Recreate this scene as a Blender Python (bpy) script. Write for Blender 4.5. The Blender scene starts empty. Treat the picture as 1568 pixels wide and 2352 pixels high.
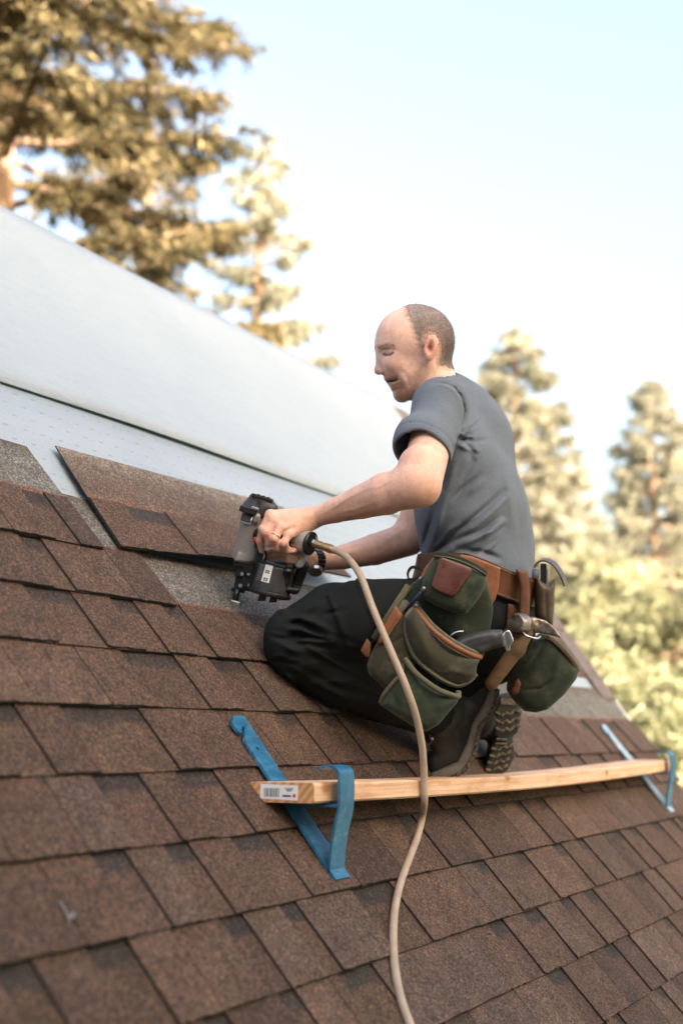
import bpy, math, random
import numpy as np
from mathutils import Matrix, Vector
random.seed(7); rng = np.random.default_rng(7)
scene = bpy.context.scene
COL = scene.collection

# ------------------------------------------------------------------ camera
# Calibrated from the shingle courses: F in picture units (1568 wide), RC rows = camera right/down/forward in roof
# coordinates (x along the courses, s up the slope, n off the roof). 1 unit at 3 m is 1 mm.
F = 2999.6
RC = np.array([[0.47019142, -0.5551385, 0.68610587], [0.14891353, -0.71635248, -0.68166259], [0.86991079, 0.42268235, -0.25415515]])
CAM = np.array([0.0, -1.37606947, 1.11907187])
TH = math.radians(51.023)
BW = np.array([[1, 0, 0], [0, math.cos(TH), -math.sin(TH)], [0, math.sin(TH), math.cos(TH)]])   # roof -> world
CW = BW @ RC.T                                                                                  # camera axes in world
CAMW = BW @ CAM
cam_data = bpy.data.cameras.new('camera'); cam = bpy.data.objects.new('camera', cam_data); COL.objects.link(cam)
cam_data.sensor_fit = 'VERTICAL'; cam_data.sensor_height = 36.0; cam_data.lens = F / 2352 * 36.0
cam_data.clip_start = 0.05; cam_data.clip_end = 3000
M = Matrix.Identity(4)
for i in range(3):
    M[i][0] = CW[i, 0]; M[i][1] = -CW[i, 1]; M[i][2] = -CW[i, 2]; M[i][3] = CAMW[i]
cam.matrix_world = M
cam_data.dof.use_dof = True; cam_data.dof.focus_distance = 2.85; cam_data.dof.aperture_fstop = 2.1
scene.camera = cam

# ------------------------------------------------------------------ sky, sun, exposure
SUN_EL = math.radians(17.0)
sun_h = np.array([-0.42, -0.907]); sun_h /= np.linalg.norm(sun_h)
SUN = np.array([sun_h[0] * math.cos(SUN_EL), sun_h[1] * math.cos(SUN_EL), math.sin(SUN_EL)])   # towards the sun
world = bpy.data.worlds.new('World'); scene.world = world; world.use_nodes = True
wn = world.node_tree.nodes; wl = world.node_tree.links
sky = wn.new('ShaderNodeTexSky'); sky.sky_type = 'NISHITA'; sky.sun_disc = False
sky.sun_elevation = SUN_EL; sky.sun_rotation = math.atan2(SUN[0], SUN[1])
sky.air_density = 1.0; sky.dust_density = 10.0; sky.ozone_density = 0.0; sky.altitude = 100
bg = wn['Background']; bg.inputs['Strength'].default_value = 0.15
wl.new(sky.outputs['Color'], bg.inputs['Color'])
sd = bpy.data.lights.new('sun', 'SUN'); sd.energy = 5.0; sd.angle = math.radians(0.6); sd.color = (1.0, 0.91, 0.78)
sun = bpy.data.objects.new('sun', sd); COL.objects.link(sun)
sun.rotation_euler = Vector(SUN).to_track_quat('Z', 'Y').to_euler(); sun.location = (0, 0, 30)
vs = scene.view_settings
vs.view_transform = 'Standard'; vs.look = 'None'; vs.gamma = 1.0; vs.use_curve_mapping = False; vs.exposure = 2.42
scene.cycles.use_denoising = True
scene.cycles.max_bounces = 6

# ------------------------------------------------------------------ geometry helpers
def vray(vx, vy): return RC.T @ np.array([(vx - 784) / F, (vy - 1176) / F, 1.0])
def roof_at(vx, vy, n=0.0):                  # roof coordinates where the view ray of a photo point meets the roof
    d = vray(vx, vy); t = (n - CAM[2]) / d[2]; return CAM + t * d
def rw(p): return BW @ np.asarray(p, float)   # roof -> world
def cm(vx, vy, d): return np.array([(vx - 784) * d / F, (vy - 1176) * d / F, d])   # photo point + distance -> camera metres
def c2w(P): return np.asarray(P) @ CW.T + CAMW
def w2c(P): return (np.asarray(P) - CAMW) @ CW
def pw(vx, vy, d): return c2w(cm(vx, vy, d))

def tag(o, label=None, cat=None, group=None, kind=None):
    if label: o['label'] = label
    if cat: o['category'] = cat
    if group: o['group'] = group
    if kind: o['kind'] = kind
    return o
def adopt(o, parent):
    if parent is not None:
        o.parent = parent; o.matrix_parent_inverse = parent.matrix_world.inverted()
    return o
def empty(name, loc):
    o = bpy.data.objects.new(name, None); COL.objects.link(o); o.empty_display_size = 0.1
    o.matrix_world = Matrix.Translation(Vector(loc)); return o
def mesh_obj(name, verts, faces, mat, parent=None, smooth=False, col=None, mw=None):
    me = bpy.data.meshes.new(name)
    me.from_pydata([tuple(map(float, v)) for v in verts], [], [tuple(int(i) for i in f) for f in faces])
    if smooth: me.polygons.foreach_set('use_smooth', [True] * len(me.polygons))
    if col is not None:
        a = me.color_attributes.new('col', 'FLOAT_COLOR', 'POINT')
        a.data.foreach_set('color', np.concatenate([col, np.ones((len(col), 1))], 1).astype(np.float32).ravel())
    if mat is not None: me.materials.append(mat)
    me.update()
    o = bpy.data.objects.new(name, me); COL.objects.link(o)
    if mw is not None: o.matrix_world = mw
    return adopt(o, parent)
class MB:
    """Collects shapes for one mesh (world coordinates)."""
    def __init__(s): s.v = []; s.f = []
    def add(s, v, f):
        b = len(s.v); s.v += [np.asarray(p, float) for p in v]; s.f += [tuple(b + i for i in q) for q in f]; return s
    def box(s, c, ax, ay, az):                # centre and three half-axis vectors
        c, ax, ay, az = map(lambda q: np.asarray(q, float), (c, ax, ay, az))
        v = [c + i * ax + j * ay + k * az for i in (-1, 1) for j in (-1, 1) for k in (-1, 1)]
        if np.dot(np.cross(ax, ay), az) < 0: v = [c + i * ax + j * ay + k * az for i in (1, -1) for j in (-1, 1) for k in (-1, 1)]
        return s.add(v, [(0, 1, 3, 2), (4, 6, 7, 5), (0, 4, 5, 1), (2, 3, 7, 6), (0, 2, 6, 4), (1, 5, 7, 3)])
    def tube(s, pts, radii, n=10, caps=True, flat=None):
        pts = [np.asarray(p, float) for p in pts]; m = len(pts)
        if np.isscalar(radii): radii = [radii] * m
        T = [pts[min(i + 1, m - 1)] - pts[max(i - 1, 0)] for i in range(m)]
        T = [t / (np.linalg.norm(t) + 1e-12) for t in T]
        u = np.cross(T[0], [0, 0, 1.0]);
        if np.linalg.norm(u) < 1e-3: u = np.cross(T[0], [0, 1.0, 0])
        V = []
        for i in range(m):
            u = u - T[i] * np.dot(u, T[i]); u /= np.linalg.norm(u); w = np.cross(T[i], u)
            for k in range(n):
                a = 2 * math.pi * k / n; V.append(pts[i] + radii[i] * (math.cos(a) * u + math.sin(a) * w))
        Fc = [(i * n + k, i * n + (k + 1) % n, (i + 1) * n + (k + 1) % n, (i + 1) * n + k) for i in range(m - 1) for k in range(n)]
        if caps: Fc += [tuple(range(n))[::-1], tuple((m - 1) * n + k for k in range(n))]
        return s.add(V, Fc)
    def loft(s, rings, caps=True):            # rings: equal-length closed loops
        n = len(rings[0]); m = len(rings); V = [p for r in rings for p in r]
        Fc = [(i * n + k, i * n + (k + 1) % n, (i + 1) * n + (k + 1) % n, (i + 1) * n + k) for i in range(m - 1) for k in range(n)]
        if caps: Fc += [tuple(range(n))[::-1], tuple((m - 1) * n + k for k in range(n))]
        return s.add(V, Fc)
    def strip(s, path, wdir, width, thick, side=None):   # flat bar swept along a path, wide along wdir
        path = [np.asarray(p, float) for p in path]; w = np.asarray(wdir, float); w = w / np.linalg.norm(w) * width / 2
        rings = []
        for i in range(len(path)):
            t = path[min(i + 1, len(path) - 1)] - path[max(i - 1, 0)]
            nn = np.cross(t, w); nn = nn / np.linalg.norm(nn) * thick / 2
            rings.append([path[i] - w - nn, path[i] + w - nn, path[i] + w + nn, path[i] - w + nn])
        return s.loft(rings)
    def build(s, name, mat, parent=None, smooth=False, bevel=0.0, seg=2, auto=None):
        o = mesh_obj(name, s.v, s.f, mat, parent, smooth)
        if bevel:
            b = o.modifiers.new('bevel', 'BEVEL'); b.width = bevel; b.segments = seg; b.limit_method = 'ANGLE'; b.angle_limit = math.radians(40)
            if auto is not False: o.data.polygons.foreach_set('use_smooth', [True] * len(o.data.polygons))
            b.harden_normals = True
        return o
def spline(pts, n=12):                         # Catmull-Rom
    P = [np.asarray(p, float) for p in pts]; P = [2 * P[0] - P[1]] + P + [2 * P[-1] - P[-2]]; out = []
    for i in range(1, len(P) - 2):
        for k in range(n):
            t = k / n
            out.append(0.5 * ((2 * P[i]) + (-P[i - 1] + P[i + 1]) * t + (2 * P[i - 1] - 5 * P[i] + 4 * P[i + 1] - P[i + 2]) * t * t + (-P[i - 1] + 3 * P[i] - 3 * P[i + 1] + P[i + 2]) * t ** 3))
    return out + [P[-2]]

# ------------------------------------------------------------------ materials
class NM:
    def __init__(s, name, rough=0.6, metal=0.0, color=None, spec=0.5):
        s.m = bpy.data.materials.new(name); s.m.use_nodes = True; s.t = s.m.node_tree; s.p = s.t.nodes['Principled BSDF']
        s.p.inputs['Roughness'].default_value = rough; s.p.inputs['Metallic'].default_value = metal
        s.p.inputs['Specular IOR Level'].default_value = spec
        if color: s.p.inputs['Base Color'].default_value = (*color, 1)
    def n(s, kind, **kw):
        x = s.t.nodes.new(kind)
        for k, v in kw.items():
            if k in x.inputs.keys(): x.inputs[k].default_value = v
            else: setattr(x, k, v)
        return x
    def l(s, a, b): s.t.links.new(a, b)
    def pos(s, scale=(1, 1, 1), obj=False, rot=(0, 0, 0)):
        m = s.n('ShaderNodeMapping'); m.inputs['Scale'].default_value = scale; m.inputs['Rotation'].default_value = rot
        if obj: s.l(s.n('ShaderNodeTexCoord').outputs['Object'], m.inputs[0])
        else: s.l(s.n('ShaderNodeNewGeometry').outputs['Position'], m.inputs[0])
        return m.outputs[0]
    def noise(s, scale, vec=None, detail=4, rough=0.6, dist=0.0):
        x = s.n('ShaderNodeTexNoise'); x.inputs['Scale'].default_value = scale; x.inputs['Detail'].default_value = detail
        x.inputs['Roughness'].default_value = rough; x.inputs['Distortion'].default_value = dist
        s.l(vec if vec is not None else s.pos(), x.inputs['Vector']); return x.outputs['Fac']
    def voro(s, scale, vec=None, out='Distance', feature='F1'):
        x = s.n('ShaderNodeTexVoronoi'); x.feature = feature; x.inputs['Scale'].default_value = scale
        s.l(vec if vec is not None else s.pos(), x.inputs['Vector']); return x.outputs[out]
    def ramp(s, fac, stops, interp='LINEAR'):
        r = s.n('ShaderNodeValToRGB'); e = r.color_ramp.elements; r.color_ramp.interpolation = interp
        while len(e) < len(stops): e.new(0.5)
        for i, (p, c) in enumerate(stops):
            e[i].position = p; e[i].color = (*c, 1) if not np.isscalar(c) else (c, c, c, 1)
        s.l(fac, r.inputs['Fac']); return r.outputs['Color']
    def mix(s, fac, a, b, mode='MIX'):
        x = s.n('ShaderNodeMix'); x.data_type = 'RGBA'; x.blend_type = mode
        for sock, v in ((x.inputs['Factor'], fac), (x.inputs['A'], a), (x.inputs['B'], b)):
            if isinstance(v, bpy.types.NodeSocket): s.l(v, sock)
            elif sock.type == 'RGBA': sock.default_value = (*v, 1) if not np.isscalar(v) else (v, v, v, 1)
            else: sock.default_value = v
        return x.outputs['Result']
    def math(s, op, a, b=0.0, c=0.0):
        x = s.n('ShaderNodeMath'); x.operation = op
        for i, v in enumerate((a, b, c)):
            if isinstance(v, bpy.types.NodeSocket): s.l(v, x.inputs[i])
            else: x.inputs[i].default_value = v
        return x.outputs[0]
    def sep(s, vec):
        x = s.n('ShaderNodeSeparateXYZ'); s.l(vec, x.inputs[0]); return x.outputs
    def attr(s, name='col'):
        x = s.n('ShaderNodeAttribute'); x.attribute_name = name; return x.outputs['Color']
    def color(s, c): s.l(c, s.p.inputs['Base Color']); return s
    def rough(s, c): s.l(c, s.p.inputs['Roughness']); return s
    def bump(s, h, strength=0.3, dist=0.01):
        b = s.n('ShaderNodeBump'); b.inputs['Strength'].default_value = strength; b.inputs['Distance'].default_value = dist
        s.l(h, b.inputs['Height']); s.l(b.outputs[0], s.p.inputs['Normal']); return s
MAT = {}
def roof_vec(m, scale=(1, 1, 1)):              # position turned into roof axes (x along the course, y up the slope)
    mp = m.n('ShaderNodeMapping'); mp.vector_type = 'TEXTURE'; mp.inputs['Rotation'].default_value = (TH, 0, 0)
    m.l(m.n('ShaderNodeNewGeometry').outputs['Position'], mp.inputs[0])
    m2 = m.n('ShaderNodeMapping'); m2.inputs['Scale'].default_value = scale; m.l(mp.outputs[0], m2.inputs[0]); return m2.outputs[0]
def granules(m, base):
    """mineral granules: brown, tan, grey and near-black chips over the shingle's own tone"""
    v = m.pos()
    cell = m.voro(330, v, 'Color'); r = m.sep(cell)[0]
    chips = m.ramp(r, [(0.0, 0.35), (0.3, 0.68), (0.6, 0.97), (0.82, 1.4), (1.0, 2.3)])
    hue = m.ramp(m.sep(cell)[1], [(0.0, (1.25, 0.95, 0.72)), (0.5, (1, 1, 1)), (1.0, (0.9, 1.05, 1.2))])
    c = m.mix(1.0, base, chips, 'MULTIPLY'); c = m.mix(1.0, c, hue, 'MULTIPLY')
    blot = m.ramp(m.noise(14, v, 3), [(0.3, 0.78), (0.7, 1.2)])
    wear = m.ramp(m.noise(60, v, 4, 0.7), [(0.35, 0.85), (0.7, 1.18)])
    c = m.mix(1.0, c, blot, 'MULTIPLY'); c = m.mix(1.0, c, wear, 'MULTIPLY')
    m.color(c); m.bump(m.voro(330, v), 0.55, 0.0025)
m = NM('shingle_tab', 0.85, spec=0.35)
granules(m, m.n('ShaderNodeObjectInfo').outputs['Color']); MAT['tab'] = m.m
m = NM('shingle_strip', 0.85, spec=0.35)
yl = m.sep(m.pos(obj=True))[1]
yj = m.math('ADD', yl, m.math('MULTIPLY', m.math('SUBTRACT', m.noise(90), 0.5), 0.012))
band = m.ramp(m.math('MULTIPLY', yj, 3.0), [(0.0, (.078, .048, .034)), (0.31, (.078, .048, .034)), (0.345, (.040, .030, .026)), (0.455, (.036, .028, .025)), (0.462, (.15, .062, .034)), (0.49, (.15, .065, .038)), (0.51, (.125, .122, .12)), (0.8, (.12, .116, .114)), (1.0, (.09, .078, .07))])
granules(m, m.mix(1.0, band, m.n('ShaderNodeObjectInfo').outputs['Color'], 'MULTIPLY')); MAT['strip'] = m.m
MAT['asphalt_edge'] = NM('asphalt_edge', 0.9, color=(.015, .014, .013)).m

def membrane_mat(name, printed):
    m = NM(name, 0.5, spec=0.4)
    v = roof_vec(m); x, y, _ = m.sep(v)
    fx = m.math('FRACT', m.math('MULTIPLY', x, 1 / 0.062)); fy = m.math('FRACT', m.math('MULTIPLY', y, 1 / 0.047))
    dash = m.math('MULTIPLY', m.math('LESS_THAN', m.math('ABSOLUTE', m.math('SUBTRACT', fx, 0.5)), 0.13), m.math('LESS_THAN', m.math('ABSOLUTE', m.math('SUBTRACT', fy, 0.5)), 0.055))
    dot = m.math('MULTIPLY', m.math('LESS_THAN', m.math('ABSOLUTE', m.math('SUBTRACT', fx, 0.92)), 0.03), m.math('LESS_THAN', m.math('ABSOLUTE', m.math('SUBTRACT', fy, 0.42)), 0.05))
    brk = m.math('GREATER_THAN', m.noise(160, v, 1), 0.42)
    d = m.math('MULTIPLY', m.math('MULTIPLY', m.math('ADD', dash, dot), brk), printed)
    base = m.ramp(m.noise(2.2, v, 5, 0.55), [(0.3, (.275, .322, .378)), (0.7, (.302, .348, .402))])
    scuff = m.ramp(m.noise(9, roof_vec(m, (1, 3, 1)), 6, 0.7), [(0.35, 0.97), (0.62, 1.02)])
    base = m.mix(1.0, base, scuff, 'MULTIPLY')
    m.color(m.mix(d, base, (.10, .24, .26)))
    h = m.math('ADD', m.math('MULTIPLY', m.noise(5, roof_vec(m, (1, 2.2, 1)), 4, 0.6, 0.6), 1.0), m.math('MULTIPLY', m.noise(380, v, 1), 0.03))
    m.bump(h, 0.5, 0.014); return m.m
MAT['membrane'] = membrane_mat('underlayment_lower', 0.85); MAT['membrane_up'] = membrane_mat('underlayment_upper', 0.3)

# ------------------------------------------------------------------ the house and its roof
ROOF_M = Matrix([[*BW[0], 0], [*BW[1], 0], [*BW[2], 0], [0, 0, 0, 1]])
GROUND = -5.2; EAVE = -3.1; RIDGE = 1.60; XL = -2.5; THK = 0.0
def rake_x(s): return 5.33 + 0.30 * s
house = tag(empty('house', (2.0, 2.0, GROUND)), 'house with a steep roof half covered in brown shingles and pale underlayment', 'house')
def roof_mb(): return MB()
class RB(MB):                                  # shapes given in roof coordinates
    def build(s, *a, **k): s.v = [rw(p) for p in s.v]; return MB.build(s, *a, **k)
MAT['plywood'] = NM('plywood', 0.8, color=(.35, .24, .14)).m
MAT['siding'] = NM('siding', 0.7, color=(.45, .42, .36)).m
MAT['trim'] = NM('trim_paint', 0.5, color=(.62, .60, .55)).m
q = RB(); P8 = [(XL, EAVE, -.06), (rake_x(EAVE) - .02, EAVE, -.06), (rake_x(RIDGE) - .02, RIDGE, -.06), (XL, RIDGE, -.06)]
q.add(P8 + [(a, b, -.002) for a, b, _ in P8], [(3, 2, 1, 0), (4, 5, 6, 7), (0, 1, 5, 4), (1, 2, 6, 5), (2, 3, 7, 6), (3, 0, 4, 7)])
q.build('roof_deck', MAT['plywood'], house)
ridge_w = rw((0, RIDGE, -.002)); eave_w = rw((0, EAVE, -.06)); RY = ridge_w[1]
q = MB(); by = 2 * RY - eave_w[1]
q.add([(XL, RY, ridge_w[2]), (rake_x(RIDGE), RY, ridge_w[2]), (rake_x(EAVE), by, eave_w[2]), (XL, by, eave_w[2])] + [(XL, RY, ridge_w[2] - .1), (rake_x(RIDGE), RY, ridge_w[2] - .1), (rake_x(EAVE), by, eave_w[2] - .1), (XL, by, eave_w[2] - .1)],
      [(0, 1, 2, 3), (7, 6, 5, 4), (0, 4, 5, 1), (1, 5, 6, 2), (2, 6, 7, 3), (3, 7, 4, 0)])
q.build('rear_roof_slope', MAT['membrane_up'], house)
q = MB(); y0 = eave_w[1] + .35; y1 = by - .35; x0 = XL + .3; x1 = rake_x(EAVE) - .25; zt = eave_w[2] + .3
rz = ridge_w[2] - .3
q.add([(x, y, GROUND) for x in (x0, x1) for y in (y0, y1)] + [(x, y, zt) for x in (x0, x1) for y in (y0, y1)] + [(x0, RY, rz), (x1, RY, rz)],
      [(0, 1, 5, 8, 4), (2, 6, 9, 7, 3), (0, 4, 6, 2), (1, 3, 7, 5), (4, 8, 9, 6), (5, 7, 9, 8)])
q.build('wall', MAT['siding'], house)
# underlayment: lower sheet, upper sheet lapped over it with a loose lower edge
LAP = 0.562
def sheet(name, s0, s1, n0, n1, mat, x0=XL, nx=60, ny=14, lift=0.0):
    V = []; Fc = []
    for j in range(ny + 1):
        for i in range(nx + 1):
            s = s0 + (s1 - s0) * j / ny; xr = rake_x(s) - 0.01; x = x0 + (xr - x0) * i / nx
            e = (1 - j / ny) ** 6
            nn = n0 + (n1 - n0) * min(1, j / 2) + 0.0016 * math.sin(x * 4.1 + s * 3) * math.sin(s * 9 + x) + lift * e * (0.6 + 0.5 * math.sin(x * 2.3 + 1))
            V.append((x, s + (0.004 * math.sin(x * 3.1) * e), nn))
    for j in range(ny):
        for i in range(nx):
            a = j * (nx + 1) + i; Fc.append((a, a + 1, a + nx + 2, a + nx + 1))
    o = mesh_obj(name, [rw(p) for p in V], Fc, mat, house, True)
    so = o.modifiers.new('solid', 'SOLIDIFY'); so.thickness = 0.0012; so.offset = 1; return o
sheet('underlayment', EAVE, LAP + .1, .004, .004, MAT['membrane'])
sheet('underlayment', LAP, RIDGE, .009, .012, MAT['membrane_up'], lift=.006)
MAT['seam'] = NM('seam_edge', 0.6, color=(.03, .09, .09)).m
q = RB(); q.strip([(x, LAP + .006 + 0.004 * math.sin(x * 3.1), .0075) for x in np.linspace(XL, rake_x(LAP) - .03, 60)], (0, 1, 0), .012, .003)
q.build('lap_seam', MAT['seam'], house)

# ---- shingles. Course k has its butt edge at s = -0.143 k. Each strip is base layer + raised tabs.
EXPO = 0.143; HB = 0.0187; SL = 0.33; TILT = math.atan2(HB, SL); LIFT = .0065
def fx(px, k):                                 # photo x (1920 scale) on the butt line of course k -> x along the roof
    lo, hi = 400.0, 3200.0                     # search the photo row whose roof point lies on the butt line
    for _ in range(40):
        mid = (lo + hi) / 2
        if roof_at(px / 1.22449, mid / 1.22449, .012)[1] > -EXPO * k: lo = mid
        else: hi = mid
    return roof_at(px / 1.22449, mid / 1.22449, .012)[0]
LINES = {0: ([211], [264]), 1: ([199], [475]), 2: ([39, 286, 460, 596, 693, 739], None), 3: ([87, 298, 577, 767], None),
         4: ([143, 487, 788, 916, 1030], None), 5: ([230, 494, 700, 1105, 1229, 1315, 1427, 1525, 1626], None),
         6: ([223, 465, 640, 860, 995, 1124, 1252, 1373, 1478, 1544, 1606, 1680, 1743, 1809], None),
         7: ([606, 798, 945, 1198, 1377, 1455, 1560, 1661, 1719, 1772, 1816, 1859, 1920], None),
         8: ([1160, 1420, 1513, 1606, 1692, 1754, 1828, 1883], None), 9: ([1680, 1754, 1816, 1859, 1920], None)}
BANDS = {0: [(51, 121)], 1: [(40, 119), (330, 395)], 2: [(51, 189), (296, 364), (443, 504), (601, 640)], 3: [(114, 199), (325, 480), (572, 671)],
         4: [(155, 393), (557, 690), (756, 814), (884, 935)], 5: [(242, 370), (480, 591)], 6: [(242, 334), (446, 528), (1105, 1151)],
         7: [(770, 828), (972, 1089), (1229, 1272), (1315, 1357), (1431, 1462), (1540, 1571)], 8: [(933, 1066), (1221, 1307)]}
XEND = {0: 2.158, 1: 2.30, 2: 3.25, 3: 3.62}
TAB_MESH = []
def tab_mesh(var):
    """unit tab: x 0..1 (scaled to the width), y 0..0.155, 3.2 mm thick, nibbled butt edge"""
    r = random.Random(50 + var); n = 9; V = []; Fc = []
    bot = [(i / (n - 1), r.uniform(-.0018, .0018)) for i in range(n)]
    top = [(i / (n - 1), .156) for i in range(n)]
    mid = [(i / (n - 1), .03) for i in range(n)]
    for row, zz in ((bot, .0032), (mid, .0034), (top, .003)):
        V += [(x, y, zz + r.uniform(-.0003, .0003)) for x, y in row]
    V += [(x, y, -.0004) for x, y in bot]; V += [(x, y, -.0004) for x, y in top]
    for j in range(2): Fc += [(j * n + i, j * n + i + 1, (j + 1) * n + i + 1, (j + 1) * n + i) for i in range(n - 1)]
    ntop = len(Fc)
    Fc += [(3 * n + i, 3 * n + i + 1, i + 1, i) for i in range(n - 1)]
    Fc += [(2 * n + i, 2 * n + i + 1, 4 * n + i + 1, 4 * n + i) for i in range(n - 1)]
    Fc += [(0, n, 2 * n, 4 * n, 3 * n), (n - 1, 4 * n - 1, 5 * n - 1, 3 * n - 1, 2 * n - 1)]
    me = bpy.data.meshes.new('tab'); me.from_pydata(V, [], Fc); me.materials.append(MAT['tab']); me.materials.append(MAT['asphalt_edge'])
    for i, p in enumerate(me.polygons): p.material_index = 0 if i < ntop else 1
    return me
TABS = [tab_mesh(i) for i in range(6)]
def strip_mesh(var):
    r = random.Random(90 + var); n = 12; rows = [0.0, .05, .1, .143, .2, SL]; V = []; Fc = []
    for j, y in enumerate(rows):
        for i in range(n): V.append((i / (n - 1), y + (r.uniform(-.0018, .0018) if j == 0 else 0), .003 + r.uniform(-.0003, .0003)))
    m_ = len(rows); V += [(i / (n - 1), V[i][1], 0) for i in range(n)]; V += [(i / (n - 1), SL, 0) for i in range(n)]
    for j in range(m_ - 1): Fc += [(j * n + i, j * n + i + 1, (j + 1) * n + i + 1, (j + 1) * n + i) for i in range(n - 1)]
    nt = len(Fc); b0 = m_ * n; b1 = b0 + n
    Fc += [(b0 + i, b0 + i + 1, i + 1, i) for i in range(n - 1)]
    Fc += [((m_ - 1) * n + i, (m_ - 1) * n + i + 1, b1 + i + 1, b1 + i) for i in range(n - 1)]
    Fc += [tuple([j * n for j in range(m_)] + [b1, b0]), tuple([b0 + n - 1, b1 + n - 1] + [j * n + n - 1 for j in range(m_)][::-1])]
    me = bpy.data.meshes.new('shingle'); me.from_pydata(V, [], Fc); me.materials.append(MAT['strip']); me.materials.append(MAT['asphalt_edge'])
    for i, p in enumerate(me.polygons): p.material_index = 0 if i < nt else 1
    return me
STRIPS = [strip_mesh(i) for i in range(4)]
def tone():
    b = random.choice([(.080, .049, .0345)] * 4 + [(.092, .057, .040), (.070, .043, .031), (.084, .055, .041), (.056, .035, .026), (.088, .059, .046)])
    k = random.uniform(.88, 1.12); return (b[0] * k, b[1] * k, b[2] * k, 1)
def course_mat(k, x, dn=0.0): return ROOF_M @ Matrix.Translation((x, -EXPO * k, HB + LIFT + dn)) @ Matrix.Rotation(-TILT, 4, 'X')
n_tabs = 0
for k in range(0, 12):
    s = -EXPO * k; xe = XEND.get(k, None)
    right = xe if xe else rake_x(s) + 0.02
    left = 0.62 if k > 4 else 1.0
    lines = sorted(fx(p, k) for p in LINES.get(k, ([], None))[0])
    bands = [(fx(a, k - 1), fx(b, k - 1)) for a, b in BANDS.get(k, [])]
    # fill beyond the measured joints
    x = lines[0] if lines else left + random.uniform(.1, .2)
    lead = []
    while x > left + .12: x -= random.choice([.11, .16, .2, .24, .3]); lead.append(x)
    lines = [q_ for q_ in lead if q_ > left] + lines; lines.sort()
    if not LINES.get(k): lines = sorted(lines)
    x = lines[-1] if lines else left
    while x < right - .15:
        x += random.choice([.1, .13, .16, .2, .24]);
        if x < right - .06: lines.append(x)
    # strips about a metre long
    cuts = [left]; nxt = left + random.uniform(.5, 1.0)
    for xq in lines:
        if xq >= nxt and xq < right - .3: cuts.append(xq); nxt = xq + random.uniform(.85, 1.05)
    cuts.append(right)
    for a, b in zip(cuts[:-1], cuts[1:]):
        o = bpy.data.objects.new('shingle', random.choice(STRIPS)); COL.objects.link(o)
        o.matrix_world = course_mat(k, a, random.uniform(0, .0006)) @ Matrix.Diagonal((b - a - .0015, 1, 1.35, 1))
        g = random.uniform(.85, 1.1); o.color = (g, g * random.uniform(.96, 1.03), g * random.uniform(.94, 1.04), 1); adopt(o, house)
        edges = [q_ for q_ in lines if a - 1e-6 <= q_ < b - .03]
        if not edges or edges[0] > a + .02: edges = [a] + edges
        for e0, e1 in zip(edges, edges[1:] + [b]):
            rec = next((b0 for b0, b1 in bands if e0 + .01 < b0 < e1 and b1 > e1 - .05), None)
            if rec is None:
                w = (e1 - e0); rec = e1 - w * random.choice([0, .25, .35, .45, .5]) if w > .13 else e1 - w * random.choice([0, 0, .4])
                if k <= 2: rec = e1
            if e1 == b: rec = e1
            pieces = [(e0, rec)]
            for p0, p1 in pieces:
                if p1 - p0 < .02: continue
                t = bpy.data.objects.new('tab', random.choice(TABS)); COL.objects.link(t)
                t.matrix_world = course_mat(k, p0, .0046) @ Matrix.Diagonal((p1 - p0 - .0022, 1, 1.35, 1))
                t.color = tone(); t.parent = o; t.matrix_parent_inverse = o.matrix_world.inverted(); n_tabs += 1
print('tabs', n_tabs)
# below the picture: courses down to the eave joined in one part
q = RB()
for k in range(12, 22):
    s = -EXPO * k; q.add([(XL, s, HB + .006), (rake_x(s), s, HB + .006), (rake_x(s), s + .16, .006 + HB * .5), (XL, s + .16, .006 + HB * .5), (XL, s, .003), (rake_x(s), s, .003)], [(0, 1, 2, 3), (4, 5, 1, 0)])
o = q.build('lower_shingles', MAT['tab'], house); o.color = (.088, .05, .034, 1); tag(o, kind='stuff')
q = RB()
for k in range(0, 12):
    s = -EXPO * k; xr_ = .62 if k > 4 else 1.0
    q.add([(XL, s, HB + .006), (xr_, s, HB + .006), (xr_, s + .16, .006 + HB * .5), (XL, s + .16, .006 + HB * .5), (XL, s, .003), (xr_, s, .003)], [(0, 1, 2, 3), (4, 5, 1, 0)])
o = q.build('side_shingles', MAT['tab'], house); o.color = (.088, .05, .034, 1); tag(o, kind='stuff')
# starter strip up the rake, with a first row of brown pieces inside it
for i in range(5):
    s0 = -.30 + i * .38; s1 = min(s0 + .375, RIDGE - .02)
    for w0, w1, dn, colr in ((.16, -.012, .005, (.14, .118, .118, 1)), (.36, .165, .0, (.12, .064, .048, 1))):
        if i == 4 and w0 > .3: continue
        sh = .12 if w0 > .3 else 0; q = RB(); z1, z0 = .0125 + dn, .0065 + dn; a0, a1 = s0 + sh, s1 + sh
        q.add([(rake_x(a0) - w0, a0, z1), (rake_x(a0) - w1, a0, z1), (rake_x(a1) - w1, a1, z1), (rake_x(a1) - w0, a1, z1), (rake_x(a0) - w0, a0, z0), (rake_x(a0) - w1, a0, z0), (rake_x(a1) - w1, a1, z0), (rake_x(a1) - w0, a1, z0)],
              [(0, 1, 2, 3), (4, 5, 1, 0), (5, 6, 2, 1), (7, 4, 0, 3), (6, 7, 3, 2)])
        o = q.build('rake_starter', MAT['tab'], house); o.color = colr
q = RB(); q.strip([(rake_x(s) + .004, s, -.04) for s in np.linspace(EAVE, RIDGE, 12)], (0, 0, 1), .11, .02)
q.build('rake_board', MAT['trim'], house)

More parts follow.
